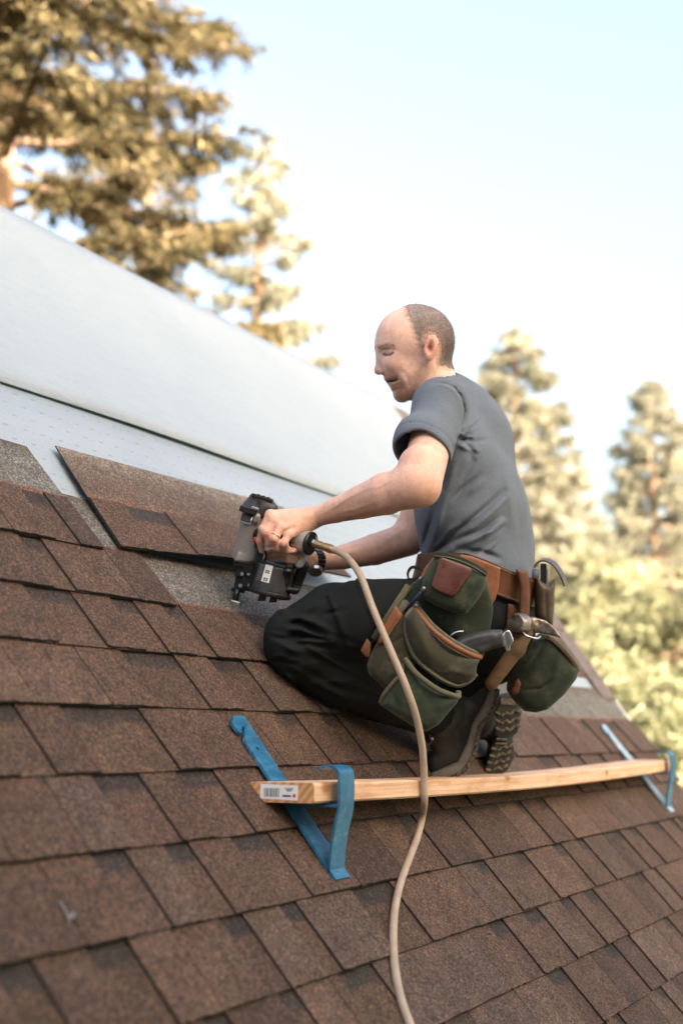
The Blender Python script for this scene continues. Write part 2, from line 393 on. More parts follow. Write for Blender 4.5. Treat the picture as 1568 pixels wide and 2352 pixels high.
# ---- the loose shingle being nailed (a bent plate, its lower edge lifted)
LS_L, LS_R = (2.226, .018), (3.27, .045)
def loose_pt(u, v, t=0.0):                     # u along 0..1, v up the slope in metres
    x = LS_L[0] + (LS_R[0] - LS_L[0]) * u + .09 * v; s = LS_L[1] + (LS_R[1] - LS_L[1]) * u + v
    lift = .010 + .036 * math.sin(min(1, u * 1.25) * math.pi / 2) ** 1.2
    n = .019 + (lift) * (1 - min(1, v / .30)) ** 1.3 + t
    return rw((x, s, n))
def bent(name, u0, u1, v0, v1, t0, t1, mat, parent, nu=24, nv=8):
    V = []; Fc = []
    for t in (t1, t0):
        for j in range(nv + 1):
            for i in range(nu + 1):
                jit = random.uniform(-.0012, .0012) if j == 0 else 0
                V.append(loose_pt(u0 + (u1 - u0) * i / nu, v0 + (v1 - v0) * j / nv + jit, t))
    N = (nu + 1) * (nv + 1)
    for j in range(nv):
        for i in range(nu):
            a = j * (nu + 1) + i; Fc.append((a, a + 1, a + nu + 2, a + nu + 1))
    nt = len(Fc)
    for j in range(nv):
        for i in range(nu):
            a = N + j * (nu + 1) + i; Fc.append((a + nu + 1, a + nu + 2, a + 1, a))
    loop = [i for i in range(nu)] + [j * (nu + 1) + nu for j in range(nv)] + [nv * (nu + 1) + i for i in range(nu, 0, -1)] + [j * (nu + 1) for j in range(nv, 0, -1)]
    for a, b in zip(loop, loop[1:] + loop[:1]): Fc.append((N + a, N + b, b, a))
    o = mesh_obj(name, V, Fc, mat, parent); o.data.materials.append(MAT['asphalt_edge'])
    for i, p in enumerate(o.data.polygons): p.material_index = 0 if i < nt else 1
    return o
loose = tag(empty('loose_shingle', loose_pt(.5, .1)), 'loose brown shingle strip lying with its lower edge lifted under the nail gun', 'shingle')
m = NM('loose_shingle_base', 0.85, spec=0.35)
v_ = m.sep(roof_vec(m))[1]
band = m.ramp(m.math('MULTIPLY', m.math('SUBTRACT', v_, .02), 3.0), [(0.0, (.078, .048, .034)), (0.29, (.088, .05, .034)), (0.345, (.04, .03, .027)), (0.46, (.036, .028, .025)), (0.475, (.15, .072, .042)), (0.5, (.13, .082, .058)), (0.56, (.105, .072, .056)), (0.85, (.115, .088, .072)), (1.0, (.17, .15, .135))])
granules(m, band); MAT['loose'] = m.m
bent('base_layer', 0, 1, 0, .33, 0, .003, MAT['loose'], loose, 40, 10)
for u0, u1 in ((0, .115), (.27, .565), (.70, 1.0)):
    o = bent('tab', u0, u1, 0, .156, .0028, .006, MAT['tab'], loose, 12, 5); o.color = tone()

# ------------------------------------------------------------------ roof brackets and plank
m = NM('blue_bracket_paint', 0.38, 0.15, spec=0.5)
chip = m.ramp(m.noise(55, None, 6, 0.75), [(0.55, 0.0), (0.68, 1.0)])
sc_ = m.ramp(m.noise(18, m.pos((1, 6, 1)), 5, 0.7), [(0.45, (.018, .125, .25)), (0.6, (.032, .18, .33)), (0.75, (.12, .28, .40))])
m.color(m.mix(m.math('MULTIPLY', chip, 0.45), sc_, (.30, .34, .37))); m.rough(m.ramp(m.noise(30), [(0.3, .3), (0.7, .5)])); m.bump(m.noise(90), .08, .003); MAT['blue'] = m.m
m = NM('worn_bracket_paint', 0.35, 0.2, spec=0.5)
m.color(m.ramp(m.noise(25, None, 6, 0.7), [(0.35, (.16, .30, .40)), (0.6, (.42, .50, .55)), (0.8, (.55, .6, .62))])); m.bump(m.noise(90), .08, .003); MAT['paleblue'] = m.m
MAT['ink2'] = NM('dark_hole', .8, color=(.01, .015, .02)).m
def bracket(xa, label, shank_mat, dz=0.0):
    xc, w = xa + .03, .058
    o = tag(empty('roof_bracket', rw((xc, -.62, .015))), label, 'bracket', 'roof brackets carrying the plank')
    # hooked flat shank lying on the shingles: outline in (x, s)
    out = [(-.5, -.838), (.5, -.838), (.5, -.455), (.42, -.453), (-.2, -.453), (-.59, -.473), (-.55, -.494), (-.42, -.498), (-.30, -.492), (-.09, -.480), (.03, -.481), (.0, -.491), (-.5, -.514)]
    q = MB()
    def hgt(s): return .0345 if s > -.8 else .032
    V = [rw((xc + a * w, s, hgt(s) + t)) for t in (.0, .006) for a, s in out]; n = len(out)
    tri = [(0, 1, 2, 12), (12, 2, 11), (11, 2, 10), (10, 2, 3), (10, 3, 9), (9, 3, 4), (9, 4, 8), (8, 4, 5), (8, 5, 6), (8, 6, 7)]
    Fc = [tuple(n + i for i in t) for t in tri] + [t[::-1] for t in tri] + [(i, (i + 1) % n, n + (i + 1) % n, n + i) for i in range(n)]
    q.add(V, Fc).build('shank', shank_mat, o)
    MB().tube([rw((xc - .05 * w, -.535, .0395)), rw((xc - .05 * w, -.535, .0410))], .0042, 10).build('nail_hole', MAT['ink2'], o)
    # arm: bends off the foot of the shank, rises, hooks over the plank edge
    wp = [(-.500, -.626), (-.520, -.645), (-.534, -.638), (-.541, -.610), (-.545, -.575), (-.551, -.540), (-.560, -.505), (-.563, -.475), (-.5625, -.448), (-.560, -.432), (-.548, -.424), (-.530, -.424), (-.515, -.428)]
    path = spline([(xc, y, z) for y, z in wp], 6)
    MB().strip(path, (1, 0, 0), w, .006).build('arm', MAT['blue'], o, smooth=False, bevel=.0012)
    # seat under the plank, from the arm to the shank
    MB().strip([(xc, -.556, -.4955), (xc, -.5, -.4965), (xc, -.415, -.4975)], (1, 0, 0), w * .9, .006).build('seat', MAT['blue'], o, bevel=.001)
    return o
BR = [bracket(2.190, 'blue roof bracket hooked under the shingles beside the barcode end of the plank', MAT['blue']),
      bracket(4.645, 'pale worn blue roof bracket at the plank end near the roof edge', MAT['paleblue'])]
m = NM('raw_lumber', 0.65, spec=0.3)
gv = m.pos((1.5, 60, 60)); grain = m.noise(1.6, gv, 5, 0.6, 1.2)
knot = m.voro(1.0, m.pos((5.5, 9, 9), rot=(0, 0, .3)))
kc = m.ramp(knot, [(0.0, (.30, .13, .05)), (0.10, (.42, .2, .09)), (0.16, (.66, .42, .25))])
c_ = m.ramp(grain, [(0.3, (.54, .31, .175)), (0.5, (.70, .46, .30)), (0.72, (.79, .59, .44))])
c_ = m.mix(m.ramp(knot, [(0.08, 1.0), (0.17, 0.0)]), c_, kc)
stain = m.ramp(m.noise(7, m.pos((1, 3, 3)), 5, 0.65), [(0.5, 0.0), (0.66, 0.7)])
m.color(m.mix(stain, c_, (.52, .27, .13))); m.bump(grain, .25, .003); MAT['lumber'] = m.m
m = NM('end_grain', 0.75, spec=0.2)
w_ = m.n('ShaderNodeTexWave'); w_.wave_type = 'RINGS'; w_.rings_direction = 'X'; w_.inputs['Scale'].default_value = 22; w_.inputs['Distortion'].default_value = 3; m.l(m.pos(), w_.inputs[0])
m.color(m.ramp(w_.outputs['Fac'], [(0.0, (.50, .24, .10)), (1.0, (.68, .40, .21))])); MAT['endgrain'] = m.m
PZ0, PZ1 = -.4885, -.4515; PX0, PX1 = 2.135, 4.745; PY0, PY1 = -.541, -.402
plank = tag(empty('scaffold_plank', ((PX0 + PX1) / 2, (PY0 + PY1) / 2, PZ0)), 'raw wooden plank laid across two blue roof brackets under the boots', 'plank')
q = MB(); rings = []
for i, x in enumerate(np.linspace(PX0 + .002, PX1, 14)):
    bow = -.015 * math.sin(math.pi * (x - PX0) / (PX1 - PX0)); rr = .004
    ring = [(PY0 + rr, PZ0), (PY1 - rr, PZ0), (PY1, PZ0 + rr), (PY1, PZ1 - rr), (PY1 - rr, PZ1), (PY0 + rr, PZ1), (PY0, PZ1 - rr), (PY0, PZ0 + rr)]
    rings.append([(x, y + bow * .0, z + bow) for y, z in ring])
q.loft(rings).build('board', MAT['lumber'], plank)
q = MB(); q.add([(PX0, y, z) for _, y, z in rings[0]] + [(PX0 + .0019, y, z) for _, y, z in rings[0]], [tuple(range(8))[::-1]] + [(i, (i + 1) % 8, 8 + (i + 1) % 8, 8 + i) for i in range(8)])
q.build('end_face', MAT['endgrain'], plank)
# price label on the end: white paper, bars, lines of print, red mark
MAT['paper'] = NM('paper', 0.5, color=(.82, .82, .84)).m; MAT['ink'] = NM('ink', 0.6, color=(.03, .03, .04)).m; MAT['redink'] = NM('red_ink', 0.6, color=(.65, .04, .03)).m
lab = MB().box((PX0 - .0006, -.467, -.4695), (.0004, 0, 0), (0, .0405, .0012), (0, -.0006, .0135)).build('price_label', MAT['paper'], plank)
q = MB()
y = -.436
for wbar in (.8, .5, 1.2, .6, .5, 1.4, .5, .9, .6, 1.2, .5, .7):
    q.box((PX0 - .0012, y, -.4705), (.0002, 0, 0), (0, wbar * .0007, 0), (0, 0, .008)); y -= .0028
for i in range(3): q.box((PX0 - .0012, -.489, -.4625 - i * .0022), (.0002, 0, 0), (0, .009 - .002 * i, 0), (0, 0, .0005))
q.box((PX0 - .0012, -.484, -.476), (.0002, 0, 0), (0, .009, 0), (0, 0, .0016))
q.build('label_print', MAT['ink'], plank)
MB().tube([(PX0 - .0010, -.5, -.4755), (PX0 - .0014, -.5, -.4755)], .0034, 12).build('label_print', MAT['redink'], plank)

# ------------------------------------------------------------------ ground and trees
m = NM('grass_ground', 0.95); m.color(m.ramp(m.noise(0.6, None, 6, .7), [(0.3, (.05, .06, .02)), (0.7, (.12, .11, .05))])); MAT['ground'] = m.m
tag(mesh_obj('ground', [(-900, -900, GROUND), (900, -900, GROUND), (900, 900, GROUND), (-900, 900, GROUND)], [(0, 1, 2, 3)], MAT['ground']), kind='structure')
def leaf_mat(name, dark, mid, lightc, transl=.35):
    m = NM(name, 0.6, spec=0.25)
    c = m.ramp(m.sep(m.attr())[0], [(0.0, dark), (0.5, mid), (1.0, lightc)])
    c = m.mix(1.0, c, m.ramp(m.noise(.9, None, 3), [(0.3, .75), (.7, 1.25)]), 'MULTIPLY')
    m.color(c)
    tr = m.n('ShaderNodeBsdfTranslucent'); m.l(c, tr.inputs['Color']); mx = m.n('ShaderNodeMixShader'); mx.inputs[0].default_value = transl
    out = m.t.nodes['Material Output']; m.l(m.p.outputs[0], mx.inputs[1]); m.l(tr.outputs[0], mx.inputs[2]); m.l(mx.outputs[0], out.inputs['Surface']); return m.m
MAT['leaf_amber'] = leaf_mat('amber_needles', (.03, .036, .018), (.15, .122, .06), (.40, .30, .16), .4)
MAT['leaf_tan'] = leaf_mat('hazed_tan_needles', (.11, .12, .085), (.34, .325, .245), (.56, .535, .44), .5)  # tan paled so the colour stands in for distant haze
MAT['leaf_olive'] = leaf_mat('hazed_olive_leaves', (.11, .125, .065), (.33, .33, .20), (.54, .52, .35), .5)  # olive paled likewise, haze put into the leaf colour
m = NM('bark', 0.9); m.color(m.ramp(m.noise(6, m.pos((1, 1, .25)), 6, .7), [(0.3, (.16, .10, .065)), (0.7, (.36, .25, .17))])); m.bump(m.noise(14, m.pos((1, 1, .2)), 5), .5, .03); MAT['bark'] = m.m
def sprays(cent, dirs, size, r, droop=.2, per=4):
    """needle sprays: narrow pointed needles fanned round each twig direction; returns verts, faces, tone"""
    n = len(cent); cent = np.repeat(cent, per, 0); dirs = np.repeat(dirs, per, 0); N = n * per
    d = dirs + r.normal(0, .55, (N, 3)); d[:, 2] -= droop; d /= np.linalg.norm(d, axis=1)[:, None]
    sd_ = np.cross(d, r.normal(0, 1, (N, 3))); sd_ /= np.linalg.norm(sd_, axis=1)[:, None] + 1e-9
    L = size * r.uniform(.8, 2.0, (N, 1)); w = L * r.uniform(.06, .13, (N, 1)); c = cent + r.normal(0, size * .5, (N, 3))
    V = np.stack([c + sd_ * w * 1.3, c + d * L, c - sd_ * w * 1.3], 1).reshape(-1, 3)
    Fc = np.arange(N * 3).reshape(-1, 3); t = np.repeat(np.clip(r.normal(.45, .25, N), 0, 1), 3)
    return V, Fc, t
LEAVES = 0
def make_tree(name, label, base, h, rad, seed, leafmat, nb=70, twig=16, size=.16, droop=.25, start=.12, top_pow=.85, gap=0.0, limb=1.0, lean=(0, 0), group='trees behind the house', per=4, hang=.35):
    r = np.random.default_rng(seed); base = np.array([base[0], base[1], GROUND])
    root = tag(empty(name, base), label, 'tree', group)
    tr = MB(); top = base + np.array([lean[0], lean[1], h]); r0 = .018 * h + .06
    trunk = [base + (top - base) * t + np.array([.12 * math.sin(3 * t + seed), .12 * math.cos(2.3 * t + seed), 0]) * (h / 14) for t in np.linspace(0, 1, 12)]
    tr.tube(trunk, [r0 * (1 - .95 * t) + .01 for t in np.linspace(0, 1, 12)], 9)
    C = []; D = []
    for i in range(nb):
        t = start + (1 - start) * (i + r.uniform(0, 1)) / nb
        if r.uniform() < gap: continue
        p0 = base + (top - base) * t; az = i * 2.39996 + r.normal(0, .35)
        L = rad * (1 - t) ** top_pow * r.uniform(.65, 1.15) + .15 * h / 14
        up = .25 * (t - .4) + r.normal(0, .08)
        pts = []
        for q_ in np.linspace(0, 1, 6):
            pts.append(p0 + np.array([math.cos(az), math.sin(az), 0]) * L * q_ + np.array([0, 0, L * (up * q_ - droop * q_ ** 2 + .16 * q_ ** 3)]))
        tr.tube(pts, [limb * (.02 + .012 * L) * (1 - .85 * q_) + .004 for q_ in np.linspace(0, 1, 6)], 5)
        dv = pts[-1] - pts[0]; dv = dv / np.linalg.norm(dv); side = np.cross(dv, [0, 0, 1]); side /= np.linalg.norm(side)
        nt = max(6, int(twig * L / rad * 2))
        for _ in range(nt):
            q_ = r.uniform(.12, 1) ** .8; k = min(int(q_ * 5), 4); f_ = q_ * 5 - k
            p = pts[k] * (1 - f_) + pts[k + 1] * f_
            sg = r.choice([-1, 1]); tl = L * .34 * (1.15 - q_) * r.uniform(.4, 1.2) + .1
            dd = dv * .7 + side * sg * r.uniform(.3, 1.1) + np.array([0, 0, r.normal(-.25, .2)]); dd /= np.linalg.norm(dd)
            m_ = max(2, int(tl / (size * .8)))
            for w in range(m_):
                C.append(p + dd * tl * (w + .5) / m_ + np.array([0, 0, -.12 * tl * (w / m_) ** 2])); D.append(dd)
    C = np.array(C); D = np.array(D)
    V, Fc, t = sprays(C, D, size, r, hang, per)
    tr.build('trunk', MAT['bark'], root, True)
    hrel = np.clip(t + .1 * np.sin(V[:, 0] * 1.7 + V[:, 2] * 2.1), 0, 1)
    me = bpy.data.meshes.new('crown'); me.vertices.add(len(V)); me.vertices.foreach_set('co', V.astype(np.float32).ravel()); me.loops.add(len(V)); me.loops.foreach_set('vertex_index', np.arange(len(V), dtype=np.int32))
    me.polygons.add(len(Fc)); me.polygons.foreach_set('loop_start', np.arange(0, len(V), 3, dtype=np.int32)); me.update(calc_edges=True)
    a = me.color_attributes.new('col', 'FLOAT_COLOR', 'POINT'); a.data.foreach_set('color', np.stack([hrel, hrel, hrel, np.ones(len(V))], 1).astype(np.float32).ravel()); me.materials.append(leafmat)
    o = bpy.data.objects.new('crown', me); COL.objects.link(o); adopt(o, root); global LEAVES; LEAVES += len(Fc)
    return root
def ground_xy(vx, dist): # horizontal position under a photo column at a given distance from the camera
    d = CW @ np.array([(vx - 784) / F, (1685 - 1176) / F, 1.0]); d = d[:2] / np.linalg.norm(d[:2]); return CAMW[:2] + d * dist
def h_for(vy, dist): return CAMW[2] + dist * (1685 - vy) / F * 1.0 - GROUND
make_tree('fir_tree', 'tall amber fir with long drooping boughs rising above the white ridge', ground_xy(-60, 13), 19.5, 3.35, 3, MAT['leaf_amber'], nb=150, twig=28, size=.075, droop=.14, start=.28, top_pow=.30, gap=.24, limb=1.0, per=10, hang=.75)
make_tree('fir_tree', 'slim pale fir standing just behind the ridge beside the taller amber fir', ground_xy(585, 20), h_for(230, 20), 2.7, 5, MAT['leaf_tan'], nb=120, twig=26, size=.10, droop=.16, start=.2, top_pow=.75, gap=.10, per=9, hang=.5)
make_tree('fir_tree', 'pale thin fir half seen through the boughs of the amber fir', ground_xy(300, 27), h_for(60, 27), 3.0, 6, MAT['leaf_amber'], nb=90, twig=22, size=.13, droop=.2, start=.2, top_pow=.6, gap=.25, per=5)
make_tree('fir_tree', 'pointed tan fir standing behind the kneeling man', ground_xy(1205, 26), h_for(735, 26), 3.5, 11, MAT['leaf_tan'], nb=170, twig=40, size=.12, droop=.2, start=.1, top_pow=.72, gap=.02, per=7)
make_tree('fir_tree', 'thin tan fir with a narrow tip beyond the roof edge', ground_xy(1530, 28), h_for(880, 28), 3.0, 17, MAT['leaf_tan'], nb=150, twig=36, size=.12, droop=.2, start=.1, top_pow=.72, gap=.03, per=7)
for i, (vx, dist, vy, rad, lab, mt) in enumerate([
        (1265, 25, 1130, 2.3, 'rounded golden tree directly behind the tool belt', 'leaf_tan'),
        (1385, 22, 1290, 2.2, 'golden leafy tree beside the pointed fir', 'leaf_olive'),
        (1550, 19, 1330, 2.3, 'dense olive tree closest to the roof edge', 'leaf_olive'),
        (1080, 27, 1100, 2.4, 'low tan tree mostly hidden behind the man', 'leaf_tan'),
        (1460, 24, 1370, 2.2, 'low leafy tree in the dip between the two firs', 'leaf_olive'),
        (1330, 17, 1480, 1.9, 'low golden shrub tree right beside the house', 'leaf_olive'),
        (1490, 15, 1560, 1.8, 'low yellow green shrub tree below the roof edge', 'leaf_olive')]):
    make_tree('garden_tree', lab, ground_xy(vx, dist), h_for(vy, dist), rad, 30 + i, MAT[mt], nb=100, twig=36, size=.12, droop=.1, start=.05, top_pow=.4, gap=.03, group='leafy trees beside the house', per=6)

# ------------------------------------------------------------------ added house, out of view behind the camera, sized to shade the roof
ctr = np.array([2.6, -.6]) + sun_h * 7.5; along = np.array([-sun_h[1], sun_h[0]])     # ridge runs across the sun
shade_h = tag(empty('shade_house', (ctr[0], ctr[1], GROUND)), 'unseen two storey house added to shade the shingled roof', 'house')
def shade_pt(a, b, z): p = ctr + along * a + sun_h * b; return (p[0], p[1], z)
A0, A1, EV, RG = -16.0, 4.6, 4.0, 6.4
q = MB(); q.add([shade_pt(a, b, z) for a in (A0, A1) for b in (0, 7) for z in (GROUND, EV)] + [shade_pt(A0, 3.5, RG), shade_pt(A1, 3.5, RG)],
    [(0, 1, 8, 3, 2), (4, 6, 7, 9, 5), (0, 4, 5, 1), (2, 3, 7, 6), (1, 5, 9, 8), (3, 8, 9, 7)])
q.build('wall', MAT['siding'], shade_h)
q = MB()
for sg in (-1, 1):
    b_e = 3.5 + sg * 4.0
    q.add([shade_pt(A0 - .4, 3.5, RG + .15), shade_pt(A1 + .4, 3.5, RG + .15), shade_pt(A1 + .4, b_e, EV - .15), shade_pt(A0 - .4, b_e, EV - .15)] + [shade_pt(A0 - .4, 3.5, RG + .02), shade_pt(A1 + .4, 3.5, RG + .02), shade_pt(A1 + .4, b_e, EV - .28), shade_pt(A0 - .4, b_e, EV - .28)],
          [(0, 1, 2, 3), (7, 6, 5, 4), (0, 4, 5, 1), (1, 5, 6, 2), (2, 6, 7, 3), (3, 7, 4, 0)])
o = q.build('roof', MAT['tab'], shade_h); o.color = (.1, .09, .09, 1)
MAT['pane'] = NM('window_pane', 0.08, color=(.05, .06, .07)).m
for a in (-12, -9, -6, -3, 0, 3):
    for z in (-3.2, .1):
        w = MB(); w.box(shade_pt(a, -.02, z + .7), tuple(np.append(along * .55, 0)), tuple(np.append(sun_h * .04, 0)), (0, 0, .75)); fr = w.build('window', MAT['trim'], shade_h)
        w = MB(); w.box(shade_pt(a, -.07, z + .7), tuple(np.append(along * .47, 0)), tuple(np.append(sun_h * .02, 0)), (0, 0, .67)); w.build('pane', MAT['pane'], fr)

# ------------------------------------------------------------------ sculpting: blended distance fields turned into meshes (surface nets)
class Field:
    """A solid in camera-aligned metres (x right, y down, z away); vx, vy, d arguments are photo points with a distance."""
    def __init__(s, lo, hi, h=.003):
        s.h = h; s.lo = np.asarray(lo, float); n = np.ceil((np.asarray(hi) - s.lo) / h).astype(int) + 1; s.n = n
        s.ax = [s.lo[i] + h * np.arange(n[i]) for i in range(3)]; s.F = np.full(n, .2, np.float32)
    def win(s, lo, hi):
        sl = []
        for i in range(3):
            a = int(max(0, math.floor((lo[i] - s.lo[i]) / s.h))); b = int(min(s.n[i], math.ceil((hi[i] - s.lo[i]) / s.h) + 1))
            if b <= a: return None, None
            sl.append(slice(a, b))
        g = np.meshgrid(*[s.ax[i][sl[i]].astype(np.float32) for i in range(3)], indexing='ij'); return tuple(sl), np.stack(g, -1)
    def apply(s, fn, lo, hi, k=.0, op='add', pad=None):
        pad = (k + 4 * s.h + .006) if pad is None else pad
        sl, P = s.win(np.asarray(lo) - pad, np.asarray(hi) + pad)
        if sl is None: return s
        d = fn(P).astype(np.float32); a = s.F[sl]
        if op == 'sub': d = -d
        if k <= 0: r = np.minimum(a, d) if op == 'add' else np.maximum(a, d)
        elif op == 'add': hh = np.clip(.5 + .5 * (a - d) / k, 0, 1); r = a * (1 - hh) + d * hh - k * hh * (1 - hh)
        else: hh = np.clip(.5 - .5 * (a - d) / k, 0, 1); r = a * (1 - hh) + d * hh + k * hh * (1 - hh)
        s.F[sl] = r; return s
    def cap(s, p, q, r0, r1=None, k=.0, op='add', flat=None):
        r1 = r0 if r1 is None else r1; p = np.asarray(p, float); q = np.asarray(q, float); ba = q - p; L2 = ba @ ba + 1e-12
        def fn(P):
            w = P - p; t = np.clip(w @ ba / L2, 0, 1); e = w - t[..., None] * ba
            if flat is not None:                      # stretch the section along a direction
                l_, f_ = flat; c_ = e @ l_; e = e - c_[..., None] * l_ * (1 - 1 / f_)
            return np.sqrt((e * e).sum(-1)) - (r0 + (r1 - r0) * t)
        R_ = max(r0, r1) * (flat[1] if flat else 1); return s.apply(fn, np.minimum(p, q) - R_, np.maximum(p, q) + R_, k, op)
    def chain(s, pts, rad, k=.0, flat=None, kj=None):
        for i in range(len(pts) - 1): s.cap(pts[i], pts[i + 1], rad[i], rad[i + 1], k if i == 0 else (kj if kj is not None else min(k, .004)), 'add', flat)
        return s
    def ell(s, c, r, k=.0, op='add', roll=0.0, yaw=0.0):
        c = np.asarray(c, float); r = np.asarray(r, float); a = math.radians(roll); b = math.radians(yaw)
        A = np.array([[math.cos(a), math.sin(a), 0], [-math.sin(a), math.cos(a), 0], [0, 0, 1]]) @ np.array([[math.cos(b), 0, math.sin(b)], [0, 1, 0], [-math.sin(b), 0, math.cos(b)]])
        def fn(P):
            w = (P - c) @ A.T; k0 = np.sqrt(((w / r) ** 2).sum(-1)) + 1e-6; k1 = np.sqrt(((w / r ** 2) ** 2).sum(-1)) + 1e-6; return k0 * (k0 - 1) / k1
        R_ = max(r); return s.apply(fn, c - R_, c + R_, k, op)
    def slab(s, poly, d0, half, rnd=.006, bulge=0.0, brad=.03, k=.0, op='add', slope=(0, 0)):
        """outline traced in photo points at distance d0, thickened to +-half, pillowed by bulge; slope = change of distance per photo unit"""
        poly = np.array(poly, float); cx, cy = poly.mean(0)
        Q = np.stack([(poly[:, 0] - 784) * d0 / F, (poly[:, 1] - 1176) * d0 / F], 1); qc = Q.mean(0)
        def fn(P):
            d2 = poly_sdf(P[..., :2], Q); zc = d0 + (P[..., 0] - qc[0]) * slope[0] + (P[..., 1] - qc[1]) * slope[1]
            T = half + bulge * np.sqrt(np.clip(-d2 / brad, 0, 1) * (2 - np.clip(-d2 / brad, 0, 1)))
            a = d2 + rnd; b = np.abs(P[..., 2] - zc) - T + rnd
            return np.minimum(np.maximum(a, b), 0) + np.sqrt(np.maximum(a, 0) ** 2 + np.maximum(b, 0) ** 2) - rnd
        m_ = half + bulge + abs(slope[0]) * .2 + abs(slope[1]) * .2
        return s.apply(fn, [Q[:, 0].min(), Q[:, 1].min(), d0 - m_], [Q[:, 0].max(), Q[:, 1].max(), d0 + m_], k, op)
    def crease(s, pts, depth, rad):            # >0 raises a ridge, <0 cuts a groove along a polyline
        pts = [np.asarray(p, float) for p in pts]
        A = np.min(pts, 0) - rad * 2.6; Bx = np.max(pts, 0) + rad * 2.6; sl, P = s.win(A, Bx)
        if sl is None: return s
        best = None
        for p, q in zip(pts[:-1], pts[1:]):
            ba = q - p; w = P - p; t = np.clip(w @ ba / (ba @ ba + 1e-12), 0, 1); e = w - t[..., None] * ba; d2 = (e * e).sum(-1)
            best = d2 if best is None else np.minimum(best, d2)
        s.F[sl] -= (depth * np.exp(-best / rad ** 2)).astype(np.float32); return s
    def fold(s, pts, depth, rad, dmax):         # ridge (+) or groove (-) on the side facing the lens, drawn along photo points
        pts = np.array(pts, float); d0 = dmax - .2
        lo = np.array([(pts[:, 0].min() - 3 * rad - 784) * d0 / F, (pts[:, 1].min() - 3 * rad - 1176) * d0 / F, s.lo[2]]); hi = np.array([(pts[:, 0].max() + 3 * rad - 784) * dmax / F, (pts[:, 1].max() + 3 * rad - 1176) * dmax / F, dmax])
        lo[:2] = np.minimum(lo[:2], [(pts[:, 0].min() - 3 * rad - 784) * dmax / F, (pts[:, 1].min() - 3 * rad - 1176) * dmax / F]); hi[:2] = np.maximum(hi[:2], [(pts[:, 0].max() + 3 * rad - 784) * d0 / F, (pts[:, 1].max() + 3 * rad - 1176) * d0 / F])
        sl, P = s.win(lo, hi)
        if sl is None: return s
        v = np.stack([P[..., 0] / P[..., 2] * F + 784, P[..., 1] / P[..., 2] * F + 1176], -1); best = None; L = len(pts) - 1
        for i, (p, q) in enumerate(zip(pts[:-1], pts[1:])):
            ba = q - p; w = v - p; t = np.clip(w @ ba / (ba @ ba + 1e-9), 0, 1); e = w - t[..., None] * ba; d2 = np.sqrt((e * e).sum(-1)); u = (i + t) / L
            g = np.exp(-(d2 / rad) ** 2) * np.sin(np.clip(u, .03, .97) * math.pi) ** .5
            best = g if best is None else np.maximum(best, g)
        s.F[sl] -= (depth * best * np.clip((dmax - P[..., 2]) / .03, 0, 1)).astype(np.float32); return s
    def patch(s, poly, h, dmax, soft=2.0):       # raise a sewn-on patch, outline in photo points, on the near side
        poly = np.array(poly, float); lo = [(poly[:, 0].min() - 9 - 784) * 3.05 / F - .03, (poly[:, 1].min() - 9 - 1176) * 2.8 / F - .03, s.lo[2]]; hi = [(poly[:, 0].max() + 9 - 784) * 3.05 / F + .03, (poly[:, 1].max() + 9 - 1176) * 3.05 / F + .03, dmax]
        sl, P = s.win(lo, hi); v = np.stack([P[..., 0] / P[..., 2] * F + 784, P[..., 1] / P[..., 2] * F + 1176], -1)
        s.F[sl] -= (h * smooth01(-poly_sdf(v, poly), 0, soft) * np.clip((dmax - P[..., 2]) / .03, 0, 1)).astype(np.float32); return s
    def bumpy(s, amp, freq, seed=0, aniso=(1, 1, 1)):   # low waves over the whole surface
        r = np.random.default_rng(seed); m_ = np.abs(s.F) < amp * 4 + .01; idx = np.argwhere(m_); P = s.lo + idx * s.h; d = np.zeros(len(P))
        for i in range(7):
            w = r.normal(0, 1, 3) * np.array(aniso); w = w / np.linalg.norm(w) * freq * r.uniform(.5, 1.9); d += np.sin(P @ w + r.uniform(0, 6.28)) / 7
        s.F[m_] += (amp * 2 * d).astype(np.float32); return s
    def clip(s, fn):                            # cut away where fn(P) > 0
        g = np.stack(np.meshgrid(*[a.astype(np.float32) for a in s.ax], indexing='ij'), -1); s.F = np.maximum(s.F, fn(g).astype(np.float32)); return s
    def mesh(s):
        Fd = s.F; nx, ny, nz = s.n; ins = Fd < 0
        c8 = sum(ins[i:nx - 1 + i, j:ny - 1 + j, k:nz - 1 + k].astype(np.int8) for i in (0, 1) for j in (0, 1) for k in (0, 1))
        act = (c8 > 0) & (c8 < 8); cells = np.argwhere(act); idx = np.full(act.shape, -1, np.int64); idx[act] = np.arange(len(cells))
        acc = np.zeros((len(cells), 3)); cnt = np.zeros(len(cells)); co = [(i, j, k) for i in (0, 1) for j in (0, 1) for k in (0, 1)]
        val = {c: Fd[cells[:, 0] + c[0], cells[:, 1] + c[1], cells[:, 2] + c[2]].astype(float) for c in co}
        for a in co:
            for ax in range(3):
                if a[ax]: continue
                b = list(a); b[ax] = 1; b = tuple(b); va, vb = val[a], val[b]; m_ = (va < 0) != (vb < 0); t = np.where(m_, va / np.where(m_, va - vb, 1), 0)
                p = np.array(a, float)[None] + np.eye(3)[ax][None] * t[:, None]; acc[m_] += p[m_]; cnt[m_] += 1
        V = s.lo + (cells + acc / cnt[:, None]) * s.h; Fc = []
